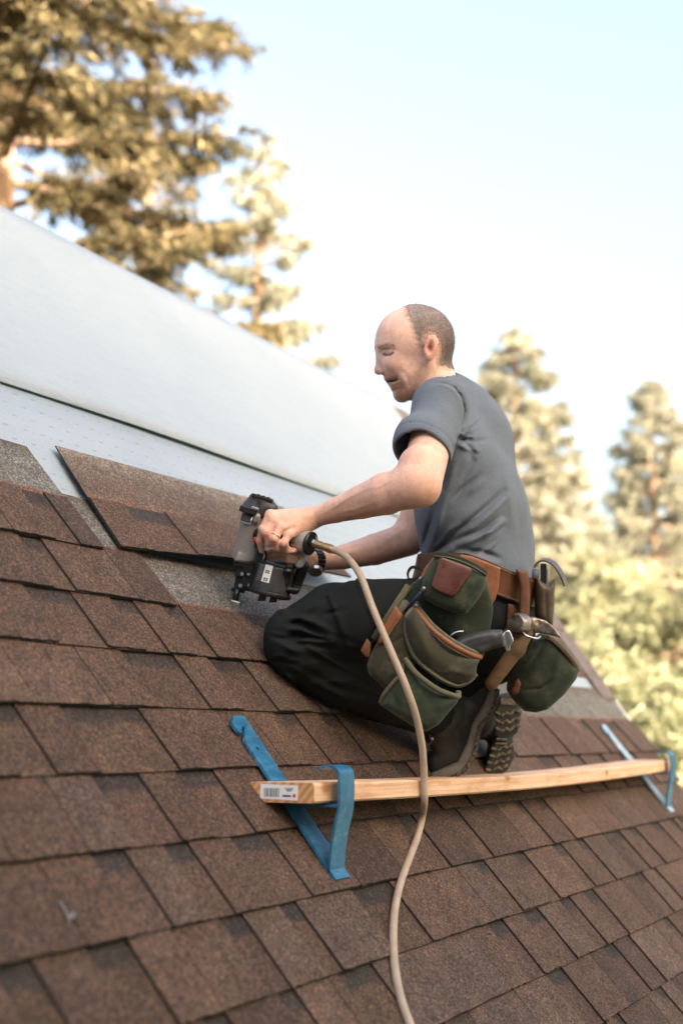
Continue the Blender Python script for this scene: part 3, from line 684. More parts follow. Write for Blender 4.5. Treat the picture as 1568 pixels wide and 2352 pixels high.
        for ax in range(3):
            o1, o2 = [i for i in range(3) if i != ax]
            sa = [slice(1, -1)] * 3; sa[ax] = slice(0, -1); sb = list(sa); sb[ax] = slice(1, None)
            A, Bq = ins[tuple(sa)], ins[tuple(sb)]; e = np.argwhere(A != Bq)
            if not len(e): continue
            base = e.copy(); base[:, o1] += 1; base[:, o2] += 1; flip = A[tuple(e.T)]
            def cell(d1, d2): q_ = base.copy(); q_[:, o1] -= d1; q_[:, o2] -= d2; return idx[tuple(q_.T)]
            q4 = np.stack([cell(1, 1), cell(0, 1), cell(0, 0), cell(1, 0)], 1)
            fl = flip if ax != 1 else ~flip
            q4 = np.where(fl[:, None], q4, q4[:, ::-1]); Fc.append(q4)
        Fc = np.concatenate(Fc); return V, Fc[(Fc >= 0).all(1)]
    def build(s, name, mat, parent=None, colfn=None, smooth_it=1):
        V, Fc = s.mesh()
        if not len(V): print('EMPTY FIELD', name); return None
        for _ in range(smooth_it):              # one light relaxing pass
            acc = np.zeros_like(V); cnt = np.zeros(len(V))
            for a, b in ((0, 1), (1, 2), (2, 3), (3, 0)):
                np.add.at(acc, Fc[:, a], V[Fc[:, b]]); np.add.at(acc, Fc[:, b], V[Fc[:, a]]); np.add.at(cnt, Fc[:, a], 1); np.add.at(cnt, Fc[:, b], 1)
            V = V * .5 + .5 * acc / np.maximum(cnt, 1)[:, None]
        col = colfn(V) if colfn is not None else None
        me = bpy.data.meshes.new(name); W = c2w(V).astype(np.float32)
        me.vertices.add(len(W)); me.vertices.foreach_set('co', W.ravel()); me.loops.add(len(Fc) * 4); me.loops.foreach_set('vertex_index', Fc.astype(np.int32).ravel())
        me.polygons.add(len(Fc)); me.polygons.foreach_set('loop_start', np.arange(0, len(Fc) * 4, 4, dtype=np.int32)); me.polygons.foreach_set('use_smooth', np.ones(len(Fc), bool))
        me.update(calc_edges=True); me.validate()
        if col is not None:
            a = me.color_attributes.new('col', 'FLOAT_COLOR', 'POINT'); a.data.foreach_set('color', np.concatenate([col, np.ones((len(col), 1))], 1).astype(np.float32).ravel())
        me.materials.append(mat); o = bpy.data.objects.new(name, me); COL.objects.link(o); return adopt(o, parent)
def poly_sdf(P, Q):
    d = None; s = np.ones(P.shape[:-1], np.float32); n = len(Q); j = n - 1
    for i in range(n):
        e = Q[j] - Q[i]; w = P - Q[i]; t = np.clip(w @ e / (e @ e + 1e-12), 0, 1); b = w - t[..., None] * e; dd = (b * b).sum(-1)
        d = dd if d is None else np.minimum(d, dd)
        c1 = P[..., 1] >= Q[i][1]; c2 = P[..., 1] < Q[j][1]; c3 = e[0] * w[..., 1] > e[1] * w[..., 0]
        fl = (c1 & c2 & c3) | (~c1 & ~c2 & ~c3); s = np.where(fl, -s, s); j = i
    return s * np.sqrt(d)
def field_box(x0, x1, y0, y1, d0, d1, h=.003):
    lo = np.array([min((x0 - 784) * d0, (x0 - 784) * d1) / F, min((y0 - 1176) * d0, (y0 - 1176) * d1) / F, d0])
    hi = np.array([max((x1 - 784) * d0, (x1 - 784) * d1) / F, max((y1 - 1176) * d0, (y1 - 1176) * d1) / F, d1]); return Field(lo, hi, h)
def to_v(P): return np.stack([P[:, 0] / P[:, 2] * F + 784, P[:, 1] / P[:, 2] * F + 1176, P[:, 2]], 1)
def seg_d(V, pts):                               # distance in photo units from points to a polyline
    best = None
    for p, q in zip(pts[:-1], pts[1:]):
        p = np.array(p, float); q = np.array(q, float); ba = q - p; w = V[:, :2] - p; t = np.clip(w @ ba / (ba @ ba), 0, 1); d = np.linalg.norm(w - t[:, None] * ba, axis=1); best = d if best is None else np.minimum(best, d)
    return best
def smooth01(x, a, b): t = np.clip((x - a) / (b - a), 0, 1); return t * t * (3 - 2 * t)

# ------------------------------------------------------------------ cloth, skin, leather materials
m = NM('skin', 0.5, spec=0.35)
c_ = m.mix(1.0, m.attr(), m.ramp(m.noise(45, None, 6, .7), [(0.3, (.86, .74, .71)), (0.7, (1.1, 1.08, 1.07))]), 'MULTIPLY')
c_ = m.mix(1.0, c_, m.ramp(m.noise(260, None, 2), [(0.3, .93), (.7, 1.05)]), 'MULTIPLY')
m.color(c_); m.p.inputs['Subsurface Weight'].default_value = .12; m.p.inputs['Subsurface Radius'].default_value = (.012, .005, .003); m.p.inputs['Subsurface Scale'].default_value = .6
m.bump(m.noise(420, None, 3), .12, .002); MAT['skin'] = m.m
def cloth(name, ca, cb, weave=900, wr=0.0, rough=.9, bumps=.25, wscale=18):
    m = NM(name, rough, spec=.12 if name == 'trouser_cloth' else .2)
    f = m.noise(weave * .45, None, 2, .7)
    c = m.mix(f, ca, cb); c = m.mix(1.0, c, m.ramp(m.noise(9, None, 4), [(.3, .88), (.7, 1.1)]), 'MULTIPLY')
    if 'canvas' in name: c = m.mix(m.ramp(m.noise(22, None, 6, .7), [(.5, 0.0), (.72, .55)]), c, (.13, .125, .09)); c = m.mix(m.ramp(m.noise(7, None, 5, .7), [(.55, 0.0), (.75, .5)]), c, (.028, .024, .016))
    m.color(c); m.p.inputs['Sheen Weight'].default_value = 0.0 if name == 'trouser_cloth' else .1
    h = m.math('ADD', m.math('MULTIPLY', m.noise(weave, None, 1), .12), m.math('MULTIPLY', m.noise(wscale, None, 3, .5, .8), wr)); m.bump(h, bumps, .006); MAT[name] = m.m; return m.m
cloth('shirt_cloth', (.085, .106, .138), (.172, .198, .240), 700, 1.2)
cloth('trouser_cloth', (.0095, .0115, .0122), (.0175, .0205, .0215), 900, .8, .85, .35, 24)
cloth('green_canvas', (.022, .033, .022), (.042, .056, .037), 800, .9, .85, .3, 30)
cloth('olive_canvas', (.036, .034, .022), (.062, .056, .037), 800, .9, .85, .3, 30)
cloth('olive_piping', (.08, .08, .05), (.14, .13, .085), 900, .3, .85)
def leather(name, ca, cb, rough=.45):
    m = NM(name, rough, spec=.45); n_ = m.noise(28, None, 6, .65, .5)
    c = m.ramp(n_, [(.3, ca), (.7, cb)]); c = m.mix(m.ramp(m.noise(70, None, 5, .7), [(.55, 0.0), (.75, .5)]), c, tuple(x * .45 for x in ca)); m.color(c)
    m.rough(m.ramp(m.noise(40), [(.3, rough - .12), (.7, rough + .15)])); m.bump(m.math('ADD', m.noise(500, None, 2), m.math('MULTIPLY', n_, 1.5)), .18, .003); MAT[name] = m.m; return m.m
leather('orange_leather', (.17, .062, .026), (.28, .11, .048)); leather('brown_leather', (.075, .027, .012), (.15, .055, .025), .4); leather('patch_leather', (.085, .028, .023), (.19, .075, .064), .33)
leather('boot_leather', (.013, .014, .0145), (.036, .037, .037), .40); leather('worn_leather', (.045, .03, .02), (.12, .085, .055), .45)
MAT['rubber'] = NM('sole_rubber', .75, color=(.02, .02, .018)).m
m = NM('sole_side', .7); m.color(m.ramp(m.noise(40, None, 5), [(.3, (.11, .108, .10)), (.7, (.22, .21, .195))])); MAT['sole_side'] = m.m
m = NM('dirty_tread', .8); m.color(m.ramp(m.noise(120, None, 4), [(.35, (.035, .032, .027)), (.6, (.17, .135, .09))])); MAT['tread'] = m.m
MAT['black_plastic'] = NM('black_plastic', .42, color=(.012, .012, .013)).m
m = NM('grey_plastic', .45); m.color(m.ramp(m.noise(30), [(.3, (.032, .034, .037)), (.7, (.055, .058, .062))])); MAT['grey_plastic'] = m.m
m = NM('cast_metal', .38, .25); m.color(m.ramp(m.noise(20, None, 6, .7), [(.3, (.27, .255, .25)), (.7, (.42, .40, .39))])); m.bump(m.noise(300, None, 2), .1, .002); MAT['cast'] = m.m
MAT['steel'] = NM('steel', .28, 1.0, (.55, .55, .56)).m; MAT['brass'] = NM('brass', .35, .9, (.45, .30, .14)).m; MAT['dark_steel'] = NM('dark_steel', .35, .8, (.05, .05, .052)).m
MAT['red_plastic'] = NM('red_plastic', .4, color=(.6, .03, .015)).m; MAT['blue_pen'] = NM('blue_pen', .3, color=(.008, .016, .07)).m
m = NM('hose_rubber', .55); m.color(m.ramp(m.noise(18, m.pos((1, 1, .4)), 5), [(.3, (.32, .24, .175)), (.7, (.47, .37, .285))])); MAT['hose'] = m.m
m = NM('old_wood', .6); m.color(m.ramp(m.noise(14, m.pos((1, 1, 4)), 6, .7), [(.3, (.075, .04, .018)), (.7, (.20, .115, .05))])); m.bump(m.noise(60), .2, .003); MAT['oldwood'] = m.m
m = NM('hammer_steel', .38, .85); m.color(m.ramp(m.noise(30, None, 6, .7), [(.4, (.13, .07, .04)), (.55, (.32, .29, .27)), (.7, (.5, .48, .46))])); MAT['hammer_steel'] = m.m
m = NM('short_hair', .8, spec=.2); m.color(m.mix(1.0, m.attr(), m.ramp(m.noise(200, m.pos((1, 1, .5)), 4, .7), [(.3, .68), (.7, 1.3)]), 'MULTIPLY')); m.bump(m.noise(420, m.pos((1, 1, .45)), 3), .4, .003); MAT['hair'] = m.m
MAT['gold'] = NM('gold', .25, 1.0, (.75, .6, .42)).m; MAT['thread'] = NM('thread', .7, color=(.30, .25, .16)).m

# ------------------------------------------------------------------ the kneeling man
man = tag(empty('person', rw((2.9, -.45, .02))), 'kneeling man in grey T-shirt and black work trousers pressing a nail gun to the roof', 'person')
LAT = np.array([.26, 0, .966])                   # his left-to-right direction
HD = 3.19
def hp(vx, vy, dz=0.0): return cm(vx, vy, HD + dz)
f = field_box(565, 1080, 685, 1335, 2.80, 3.46, .0025)
# skull, face
f.ell(hp(954, 783), (.0925, .0880, .077))
f.ell(hp(917, 786), (.0565, .068, .066), .02)
f.ell(hp(915, 838), (.043, .078, .056), .025, roll=-17)
f.ell(hp(945, 862), (.045, .045, .056), .03)
for sg in (-1, 1):
    f.cap(hp(980, 838, sg * .050), hp(930, 903, sg * .018), .016, .016, .022)         # jaw
    f.ell(hp(905, 836, sg * .043), (.020, .017, .016), .02, roll=-15)                 # cheek bone
    f.cap(hp(873, 797, sg * .010), hp(888, 797, sg * .046), .009, .007, .012)         # brow
    f.ell(hp(881, 811, sg * .043), (.013, .0085, .013), .014, 'sub')                  # socket
    f.ell(hp(889, 810.5, sg * .0345), (.0135, .0105, .0125), .010)                       # eyeball under the lid
    f.ell(hp(880, 854, sg * .012), (.0085, .0078, .0075), .005)                       # nostril wing
    f.ell(hp(877, 861, sg * .007), (.004, .003, .003), .002, 'sub')
f.ell(hp(919, 907), (.017, .018, .022), .012)                                          # chin
f.cap(hp(874, 812), hp(869, 847), .0070, .0105, .010); f.ell(hp(869, 852.5), (.0100, .0092, .0105), .007)
f.cap(hp(893, 868, -.016), hp(893, 868, .016), .0075, .0075, .008); f.cap(hp(889, 871, -.010), hp(889, 871, .010), .0055, .0055, .004)
f.cap(hp(905, 890, -.013), hp(905, 890, .013), .0075, .0075, .007)
MOUTH = [(885, 873.5), (896, 872.5), (909, 872.5), (913, 874), (908, 877), (901, 879), (892, 877.8)]
f.slab(MOUTH, HD - .022, .028, .004, k=.003, op='sub')                                       # open mouth
f.cap(hp(905, 882.5, -.018), hp(901, 882, .012), .0040, .0040, .001)                     # lower teeth
f.crease([hp(886, 846, -.025), hp(908, 866, -.042), hp(923, 880, -.046), hp(926, 896, -.040)], -.0018, .0042)
f.crease([hp(918, 842, -.052), hp(933, 862, -.055), hp(939, 884, -.050)], -.0014, .0042)
f.crease([hp(929, 850, -.054), hp(928, 872, -.052)], .002, .008)
f.fold([(884, 845), (902, 857), (920, 874), (926, 892)], -.0022, 3.4, HD); f.fold([(917, 846), (930, 860), (936, 876)], -.0012, 4, HD)
f.fold([(876, 806), (884, 801), (896, 800), (906, 804)], -.0016, 2.4, HD); f.fold([(905, 808), (916, 804)], -.0008, 2, HD)
f.fold([(960, 850), (950, 872), (940, 892)], -.0022, 5, HD); f.fold([(896, 898), (906, 897), (916, 891)], -.0028, 3, HD)
# ear
f.ell(hp(990, 797, -.079), (.0175, .031, .0085), .004, roll=12, yaw=14); f.ell(hp(984, 820, -.076), (.010, .011, .007), .005)
f.ell(hp(988, 797, -.089), (.0095, .0195, .008), .003, 'sub', roll=12); f.ell(hp(986, 801, -.084), (.006, .010, .008), .002, 'sub')
f.cap(hp(976, 803, -.081), hp(977, 808, -.081), .0045, .0045, .003)
# neck
f.cap(hp(982, 842), hp(1012, 925), .053, .062, .02)
f.crease([hp(984, 826, -.05), hp(974, 868, -.052), hp(965, 895, -.045)], .0035, .008); f.crease([hp(1000, 845, -.05), hp(985, 880, -.058)], -.003, .006); f.crease([hp(1015, 850, -.045), hp(995, 885, -.06)], -.0025, .005)
# trunk and shoulders, inside the shirt
f.cap(cm(1015, 945, 3.09), cm(1058, 945, 3.34), .052, .052, .02); f.cap(cm(1035, 990, 3.2), cm(1085, 1240, 3.2), .075, .09, .02)
# left arm (near)
SH, EL, WR = cm(1008, 935, 3.075), cm(966, 1108, 2.868), cm(718, 1190, 3.01)
f.cap(SH, EL, .050, .0465, .02); f.ell(cm(957, 1085, 2.885), (.045, .060, .045), .015)
f.ell(cm(976, 1130, 2.868), (.026, .030, .028), .02); f.ell(cm(940, 1120, 2.87), (.047, .043, .042), .02)
f.chain([cm(950, 1116, 2.868), cm(885, 1134, 2.90), cm(830, 1153, 2.945), cm(770, 1172, 2.985), WR], [.044, .047, .038, .0285, .0215], .015)
f.crease([cm(900, 1172, 2.86), cm(850, 1178, 2.91), cm(790, 1186, 2.96)], -.0025, .007); f.crease([cm(880, 1105, 2.86), cm(820, 1135, 2.91), cm(760, 1163, 2.96)], .002, .008)
# left hand on the grip
KN = [cm(621, 1183, 2.988), cm(630, 1197, 2.974), cm(645, 1212, 2.968), cm(664, 1227, 2.972)]
WB = [cm(703, 1181, 3.012), cm(706, 1189, 3.003), cm(708, 1197, 3.000), cm(710, 1204, 3.004)]
for a, b, r_ in zip(WB, KN, (.0135, .014, .0135, .013)): f.cap(a, b, r_ + .002, r_ - .002, .012)
f.cap(WR, cm(690, 1200, 3.012), .022, .021, .012); f.cap(cm(700, 1200, 3.018), cm(640, 1212, 3.012), .016, .013, .012)
FG = [([KN[0], cm(604, 1216, 2.978), cm(597, 1242, 2.990), cm(601, 1264, 3.004)], [.0115, .0098, .0088, .0075]),
      ([KN[1], cm(611, 1222, 2.960), cm(618, 1246, 2.968), cm(640, 1254, 2.990)], [.0112, .0100, .0092, .008]),
      ([KN[2], cm(629, 1237, 2.953), cm(638, 1257, 2.966), cm(660, 1261, 2.990)], [.0110, .0098, .0092, .008]),
      ([KN[3], cm(651, 1248, 2.957), cm(662, 1265, 2.970), cm(682, 1265, 2.992)], [.0100, .0088, .0082, .007])]
for pts, rr in FG:
    f.chain(pts, rr, .004, kj=.003)
    for p in pts[1:2]: f.ell(p, (rr[1] + .0012,) * 3, .004)
for p in KN: f.ell(p + np.array([0, -.001, -.003]), (.0115, .0105, .0105), .006)
f.chain([cm(694, 1188, 3.024), cm(660, 1197, 3.046), cm(628, 1212, 3.05), cm(606, 1222, 3.045)], [.015, .012, .0105, .009], .008)
for a, b in zip(KN[:-1], KN[1:]): f.crease([(a + b) / 2 + np.array([0, 0, -.008]), (a + b) / 2 + np.array([.012, -.002, -.006])], -.0018, .004)
for a, b in zip(WB, KN): f.crease([b + np.array([.006, 0, -.010]), (a + b) / 2 + np.array([0, -.003, -.012])], .0016, .0035)
f.fold([(842, 1122), (800, 1143), (760, 1170), (728, 1186)], .0016, 2.6, 2.99); f.fold([(870, 1150), (820, 1168), (775, 1178)], .0014, 2.6, 2.97); f.fold([(905, 1098), (870, 1118), (842, 1122)], .0014, 3, 2.93)
for pts, rr in FG:                                # nail beds and knuckle creases
    f.ell(pts[1] + np.array([.001, -.001, -.006]), (.004, .0035, .004), .003)
# right arm and hand (far)
f.cap(cm(1058, 950, 3.36), cm(940, 1225, 3.31), .046, .042, .02)
f.chain([cm(938, 1238, 3.31), cm(860, 1262, 3.26), cm(790, 1279, 3.20), cm(733, 1288, 3.155)], [.043, .039, .030, .024], .015)
f.cap(cm(728, 1288, 3.15), cm(688, 1286, 3.115), .024, .022, .012)
for i, (y0, y1) in enumerate(((1268, 1262), (1277, 1274), (1287, 1287), (1296, 1299))):
    f.chain([cm(690, y0 + 2, 3.105), cm(655, y1, 3.085), cm(628, y1 + 4, 3.09), cm(614, y1 + 8, 3.10)], [.011, .0098, .0088, .0078], .006, kj=.003)
f.chain([cm(712, 1274, 3.12), cm(682, 1258, 3.085), cm(655, 1256, 3.07)], [.014, .0115, .0095], .01, kj=.004)
f.crease([cm(930, 1215, 3.28), cm(880, 1245, 3.22), cm(800, 1270, 3.17)], .002, .007)
def hair_edge(vx, vy, dz):                        # photo units inside the hair line (negative = bare skin)
    wob = 1.5 * np.sin(vy * .45) + 1.2 * np.sin(vy * 1.1 + 1) + .8 * np.sin(dz * 400)
    edge = np.where(vy < 757, 926 + (vy - 705) * .42, 948 + (vy - 757) * .33) + wob + np.clip(.055 - dz, 0, 1) * 120
    a = vx - edge
    ear = np.hypot((vx - 989) * 1.2, (vy - 801) * .75) - 25 + np.where(dz < .045, 40, 0)
    nape = (846 + .25 * (vx - 1035)) - vy; low = np.where(vx < 1000, 797 - vy, 50.)
    return np.minimum(np.minimum(a, ear), np.minimum(nape, low))
def skin_col(P):
    v = to_v(P); n = len(P); base = np.tile(np.array([.76, .50, .395]), (n, 1)); near = v[:, 2] < 3.2
    def mixc(c, w): nonlocal base; base = base * (1 - w[:, None]) + np.array(c) * w[:, None]
    head = (v[:, 1] < 935) & (v[:, 0] < 1045) & (v[:, 2] > 3.0)
    mixc((.78, .545, .455), head * 1.0)
    def blob(x, y, rx, ry): return np.exp(-((v[:, 0] - x) / rx) ** 2 - ((v[:, 1] - y) / ry) ** 2) * head
    mixc((.60, .24, .18), .55 * blob(990, 800, 20, 32)); mixc((.40, .10, .07), .7 * blob(988, 796, 7, 14))
    mixc((.62, .32, .26), .45 * blob(903, 832, 20, 18)); mixc((.66, .36, .29), .35 * blob(880, 765, 30, 22)); mixc((.55, .30, .23), .3 * blob(955, 850, 18, 30)); mixc((.62, .29, .23), .4 * blob(867, 852, 9, 9))
    beard = smooth01(seg_d(v, [(885, 866), (915, 885), (922, 908), (930, 918)]), 22, 5) * head
    mixc((.36, .19, .11), .62 * beard); mixc((.44, .26, .17), .30 * smooth01(seg_d(v, [(925, 915), (960, 885), (975, 845)]), 20, 6) * head)
    mixc((.58, .26, .22), .6 * smooth01(seg_d(v, [(886, 869), (912, 864)]), 4, 1.5) * head); mixc((.56, .25, .21), .6 * smooth01(seg_d(v, [(900, 889), (914, 880)]), 5, 2) * head)
    mouth = smooth01(poly_sdf(v[:, :2], np.array(MOUTH)), .8, -1.5) * head
    mixc((.15, .06, .05), mouth * .9)
    mixc((.62, .58, .52), .75 * smooth01(seg_d(v, [(897, 878), (906, 878.5)]), 2.4, 1.2) * head * .8)
    mixc((.07, .045, .035), .9 * smooth01(seg_d(v, [(880, 812.5), (888, 815.5), (896, 814), (902, 810)]), 4.0, 1.6) * head); mixc((.40, .22, .16), .45 * blob(884, 805, 14, 6))   # lashes; the blob paints socket shade under the brow
    mixc((.34, .18, .13), .5 * smooth01(seg_d(v, [(873, 808), (879, 802), (890, 800), (904, 802)]), 4, 1) * head); mixc((.5, .28, .21), .5 * blob(876, 810, 7, 7))                     # shade painted into the lid fold and inner eye corner
    mixc((.42, .26, .18), .3 * smooth01(seg_d(v, [(866, 794), (880, 789), (902, 792)]), 4.5, 1.5) * head)                 # brow
    mixc((.30, .12, .09), .8 * smooth01(seg_d(v, [(872, 861), (881, 860)]), 2.5, 1) * head)
    he = smooth01(hair_edge(v[:, 0], v[:, 1], np.abs(v[:, 2] - HD)), -9, 16) * (v[:, 1] < 870) * (v[:, 0] < 1060) * (v[:, 2] > 3.08)
    mixc((.25, .19, .165), .9 * he)
    arm = ~head; und = arm & (v[:, 0] < 1000)
    mixc((.66, .37, .265), .35 * np.exp(-((v[:, 1] - (1195 - (v[:, 0] - 720) * .05)) / 16) ** 2) * und)
    mixc((.62, .30, .23), .55 * (np.exp(-((v[:, 0] - 612) / 26) ** 2 - ((v[:, 1] - 1240) / 26) ** 2)) * arm); mixc((.58, .27, .2), .5 * np.exp(-((v[:, 0] - 655) / 22) ** 2 - ((v[:, 1] - 1250) / 15) ** 2) * arm)
    mixc((.62, .34, .26), .5 * np.exp(-((v[:, 0] - 985) / 18) ** 2 - ((v[:, 1] - 1135) / 18) ** 2) * arm)
    return base
HEAD_F = field_box(900, 1062, 690, 880, 3.09, 3.29, .0025)
off_ = np.rint((HEAD_F.lo - f.lo) / f.h).astype(int); HEAD_F.lo = f.lo + off_ * f.h; HEAD_F.ax = [HEAD_F.lo[i] + f.h * np.arange(HEAD_F.n[i]) for i in range(3)]
HEAD_F.F = f.F[tuple(slice(off_[i], off_[i] + HEAD_F.n[i]) for i in range(3))].copy(); HEAD_F.n = np.array(HEAD_F.F.shape); HEAD_F.ax = [HEAD_F.ax[i][:HEAD_F.n[i]] for i in range(3)]
f.build('body', MAT['skin'], man, skin_col)
# hair: cropped shell over crown, temple and nape
HEAD_F.F = HEAD_F.F.copy(); g = HEAD_F
G_ = np.stack(np.meshgrid(*g.ax, indexing='ij'), -1); e_ = hair_edge(G_[..., 0] / G_[..., 2] * F + 784, G_[..., 1] / G_[..., 2] * F + 1176, np.abs(G_[..., 2] - HD))
g.F = (g.F + .0030 - .0048 * smooth01(e_, -4, 12)).astype(np.float32); g.F = np.maximum(g.F, (-(e_ + 5) * .001).astype(np.float32))
def hair_col(P):
    v = to_v(P); e = hair_edge(v[:, 0], v[:, 1], np.abs(P[:, 2] - HD)); t = smooth01(e, -6, 20)[:, None]; top = smooth01(v[:, 1], 800, 712)[:, None]
    c = np.array([.115, .088, .078]) * (1 - top) + np.array([.25, .205, .195]) * top  # crown paler, back darker: shading painted into the hair colour
    return np.array([.62, .43, .36]) * (1 - t) + c * t
hair_o = g.build('hair', MAT['hair'], man, hair_col)
def strands(name, src, n, wfn, length, width, comb, cols, seed):
    """short separate hairs rooted on a mesh; wfn weighs its points (photo units)"""
    me = src.data; k = len(me.vertices); co = np.empty(k * 3, np.float32); me.vertices.foreach_get('co', co); co = co.reshape(-1, 3); no = np.empty(k * 3, np.float32); me.vertex_normals.foreach_get('vector', no); no = no.reshape(-1, 3)
    P = w2c(co); v = to_v(P); w = wfn(v, P); w = w / w.sum(); r = np.random.default_rng(seed); i = r.choice(k, n, p=w)
    nc = no[i] @ CW; d = nc * .55 + np.array(comb) + r.normal(0, .28, (n, 3)); d /= np.linalg.norm(d, axis=1)[:, None]; L = length * r.uniform(.6, 1.3, (n, 1))
    p = P[i] + r.normal(0, .0012, (n, 3)); sd_ = np.cross(d, [0, 0, 1.0]); sd_ /= np.linalg.norm(sd_, axis=1)[:, None]; wd = width * r.uniform(.6, 1.3, (n, 1))
    V = np.stack([p - sd_ * wd, p + sd_ * wd, p + d * L - nc * L * .25], 1).reshape(-1, 3); c = np.array(cols[0]) + (np.array(cols[1]) - np.array(cols[0])) * r.uniform(0, 1, (n, 1)); c = np.repeat(c, 3, 0)
    return mesh_obj(name, c2w(V), np.arange(n * 3).reshape(-1, 3), MAT['strand'], man, False, c)
m = NM('hair_strand', .6, spec=.3); m.color(m.attr()); MAT['strand'] = m.m
body_o = bpy.data.objects['body']
strands('hair', body_o, 9000, lambda v, P: smooth01(hair_edge(v[:, 0], v[:, 1], np.abs(v[:, 2] - HD)), -9, 12) * (v[:, 1] < 866) * (v[:, 0] > 905) * (v[:, 0] < 1062) * (v[:, 2] > 3.085) * (v[:, 2] < 3.3), .0075, .0005, (.75, .55, 0), ((.10, .075, .062), (.36, .29, .26)), 5)
strands('eyebrow', body_o, 300, lambda v, P: (seg_d(v, [(869, 797), (879, 792.5), (892, 792), (903, 795)]) < 2.6) * (v[:, 2] < HD) * 1.0, .006, .0004, (.8, .1, 0), ((.16, .09, .055), (.30, .19, .12)), 6)
strands('stubble', body_o, 1500, lambda v, P: (smooth01(seg_d(v, [(888, 864), (915, 886), (918, 905), (928, 918)]), 15, 4) + .35 * smooth01(seg_d(v, [(925, 915), (955, 890), (972, 850)]), 16, 5)) * (v[:, 1] < 930) * (v[:, 0] > 880) * (v[:, 2] < HD + .02) * (v[:, 2] > 3.08) + 1e-12, .0028, .0003, (.1, .5, 0), ((.22, .11, .06), (.45, .26, .15)), 7)

# T-shirt
f = field_box(890, 1250, 855, 1445, 2.80, 3.50, .0034)
C = [(1028, 936, .066, 2.05), (1046, 1000, .098, 1.75), (1066, 1080, .113, 1.6), (1082, 1170, .125, 1.45), (1092, 1240, .128, 1.42), (1098, 1300, .122, 1.5), (1104, 1400, .121, 1.62)]
for a, b in zip(C[:-1], C[1:]): f.cap(cm(a[0], a[1], 3.21), cm(b[0], b[1], 3.21), a[2], b[2], .04, 'add', (LAT, (a[3] + b[3]) / 2))
f.cap(cm(1012, 920, 3.10), cm(1052, 918, 3.32), .040, .040, .05); f.cap(cm(1008, 906, 3.19), cm(1030, 916, 3.2), .056, .058, .03)
f.ell(cm(1105, 985, 3.26), (.06, .10, .13), .05, roll=-20)
f.bumpy(.0045, 26, 3)
S0, S1 = cm(1012, 932, 3.075), cm(958, 1095, 2.888); ax_ = (S1 - S0) / np.linalg.norm(S1 - S0)
hem = cm(960, 1046, 2.955)
import copy
sl = copy.copy(f); sl.F = np.full(f.n, .2, np.float32)
sl.cap(S0, S1, .062, .060, .0); sl.ell(cm(1010, 932, 3.07), (.058, .060, .058), .03); sl.ell(cm(957, 1015, 2.96), (.054, .06, .052), .03)
sl.crease([cm(915, 960, 2.99), cm(960, 990, 2.93), cm(1005, 985, 2.95)], .003, .012); sl.crease([cm(920, 1000, 2.97), cm(965, 1012, 2.90), cm(1010, 1000, 2.93)], -.003, .010)
sl0 = sl.F.copy()
tt_ = lambda P: (P - hem) @ ax_
hb_ = np.exp(-((tt_(np.stack(np.meshgrid(*[a.astype(np.float32) for a in sl.ax], indexing='ij'), -1)) + .021) / .0022) ** 2); sl.F += (.0020 * hb_).astype(np.float32)
sl.clip(lambda P: (P - hem) @ ax_ - .004 * np.sin(P[..., 0] * 60))
hq = np.clip(.5 + .5 * (f.F - sl.F) / .006, 0, 1); f.F = f.F * (1 - hq) + sl.F * hq - .006 * hq * (1 - hq)
# hollow the sleeve round the arm, cut neck hole
tg_ = tt_(np.stack(np.meshgrid(*[a.astype(np.float32) for a in f.ax], indexing='ij'), -1)); f.F = np.where(tg_ > -.085, np.maximum(f.F, -(sl0 + .0068)), f.F).astype(np.float32)
f.cap(hp(972, 826), hp(1004, 893), .050, .0585, .0, 'sub')
arm_seam = [cm(998, 876, 3.10), cm(1022, 878, 3.06), cm(1045, 890, 3.04), cm(1062, 915, 3.03), cm(1066, 945, 3.04), cm(1056, 985, 3.02), cm(1045, 1030, 3.02)]
f.crease(arm_seam, -.0045, .0042)
def near_torso(vx, vy, k=.0):                     # distance at which the near flank of the shirt lies
    i = max(j for j in range(len(C) - 1) if C[j][1] <= vy or j == 0); a, b = C[i], C[i + 1]; t = (vy - a[1]) / (b[1] - a[1]); r_ = a[2] + (b[2] - a[2]) * t; fl = (a[3] + b[3]) / 2; cx = a[0] + (b[0] - a[0]) * t
    u = (vx - cx) * 3.21 / F; w = r_ * fl * math.sqrt(max(.05, 1 - (u / (r_ * 1.05)) ** 2)); return 3.21 + u * .26 - w * .97
def fold(pts, dep, rad): f.fold(pts, dep * 1.05, rad * 560, 3.24)
fold([(1157, 1127), (1122, 1160), (1087, 1190), (1022, 1247), (991, 1273)], -.010, .012); fold([(1165, 1140), (1130, 1175), (1095, 1205), (1035, 1258)], .008, .013)
fold([(1152, 1184), (1100, 1218), (1048, 1239), (1005, 1262)], -.008, .011); fold([(1160, 1200), (1108, 1232), (1055, 1252)], .007, .012)
fold([(1100, 1092), (1064, 1122), (1040, 1150)], -.006, .012); fold([(1108, 1106), (1074, 1136)], .005, .012)
fold([(1165, 1067), (1172, 1140), (1180, 1224)], .005, .020)
fold([(1060, 1262), (1110, 1268), (1150, 1285)], -.007, .010); fold([(1040, 1276), (1100, 1284), (1140, 1296)], .006, .011)
fold([(1075, 1010), (1085, 1060), (1060, 1100)], -.005, .014); fold([(1090, 990), (1060, 1010), (1042, 1030)], -.006, .010); fold([(1120, 940), (1090, 975), (1070, 1000)], -.004, .010)
fold([(1000, 1150), (985, 1210), (968, 1265)], -.006, .010); fold([(1020, 1140), (1005, 1210), (985, 1262)], .005, .012); fold([(1045, 1060), (1030, 1120), (1015, 1160)], .004, .014)
r_ = random.Random(4)
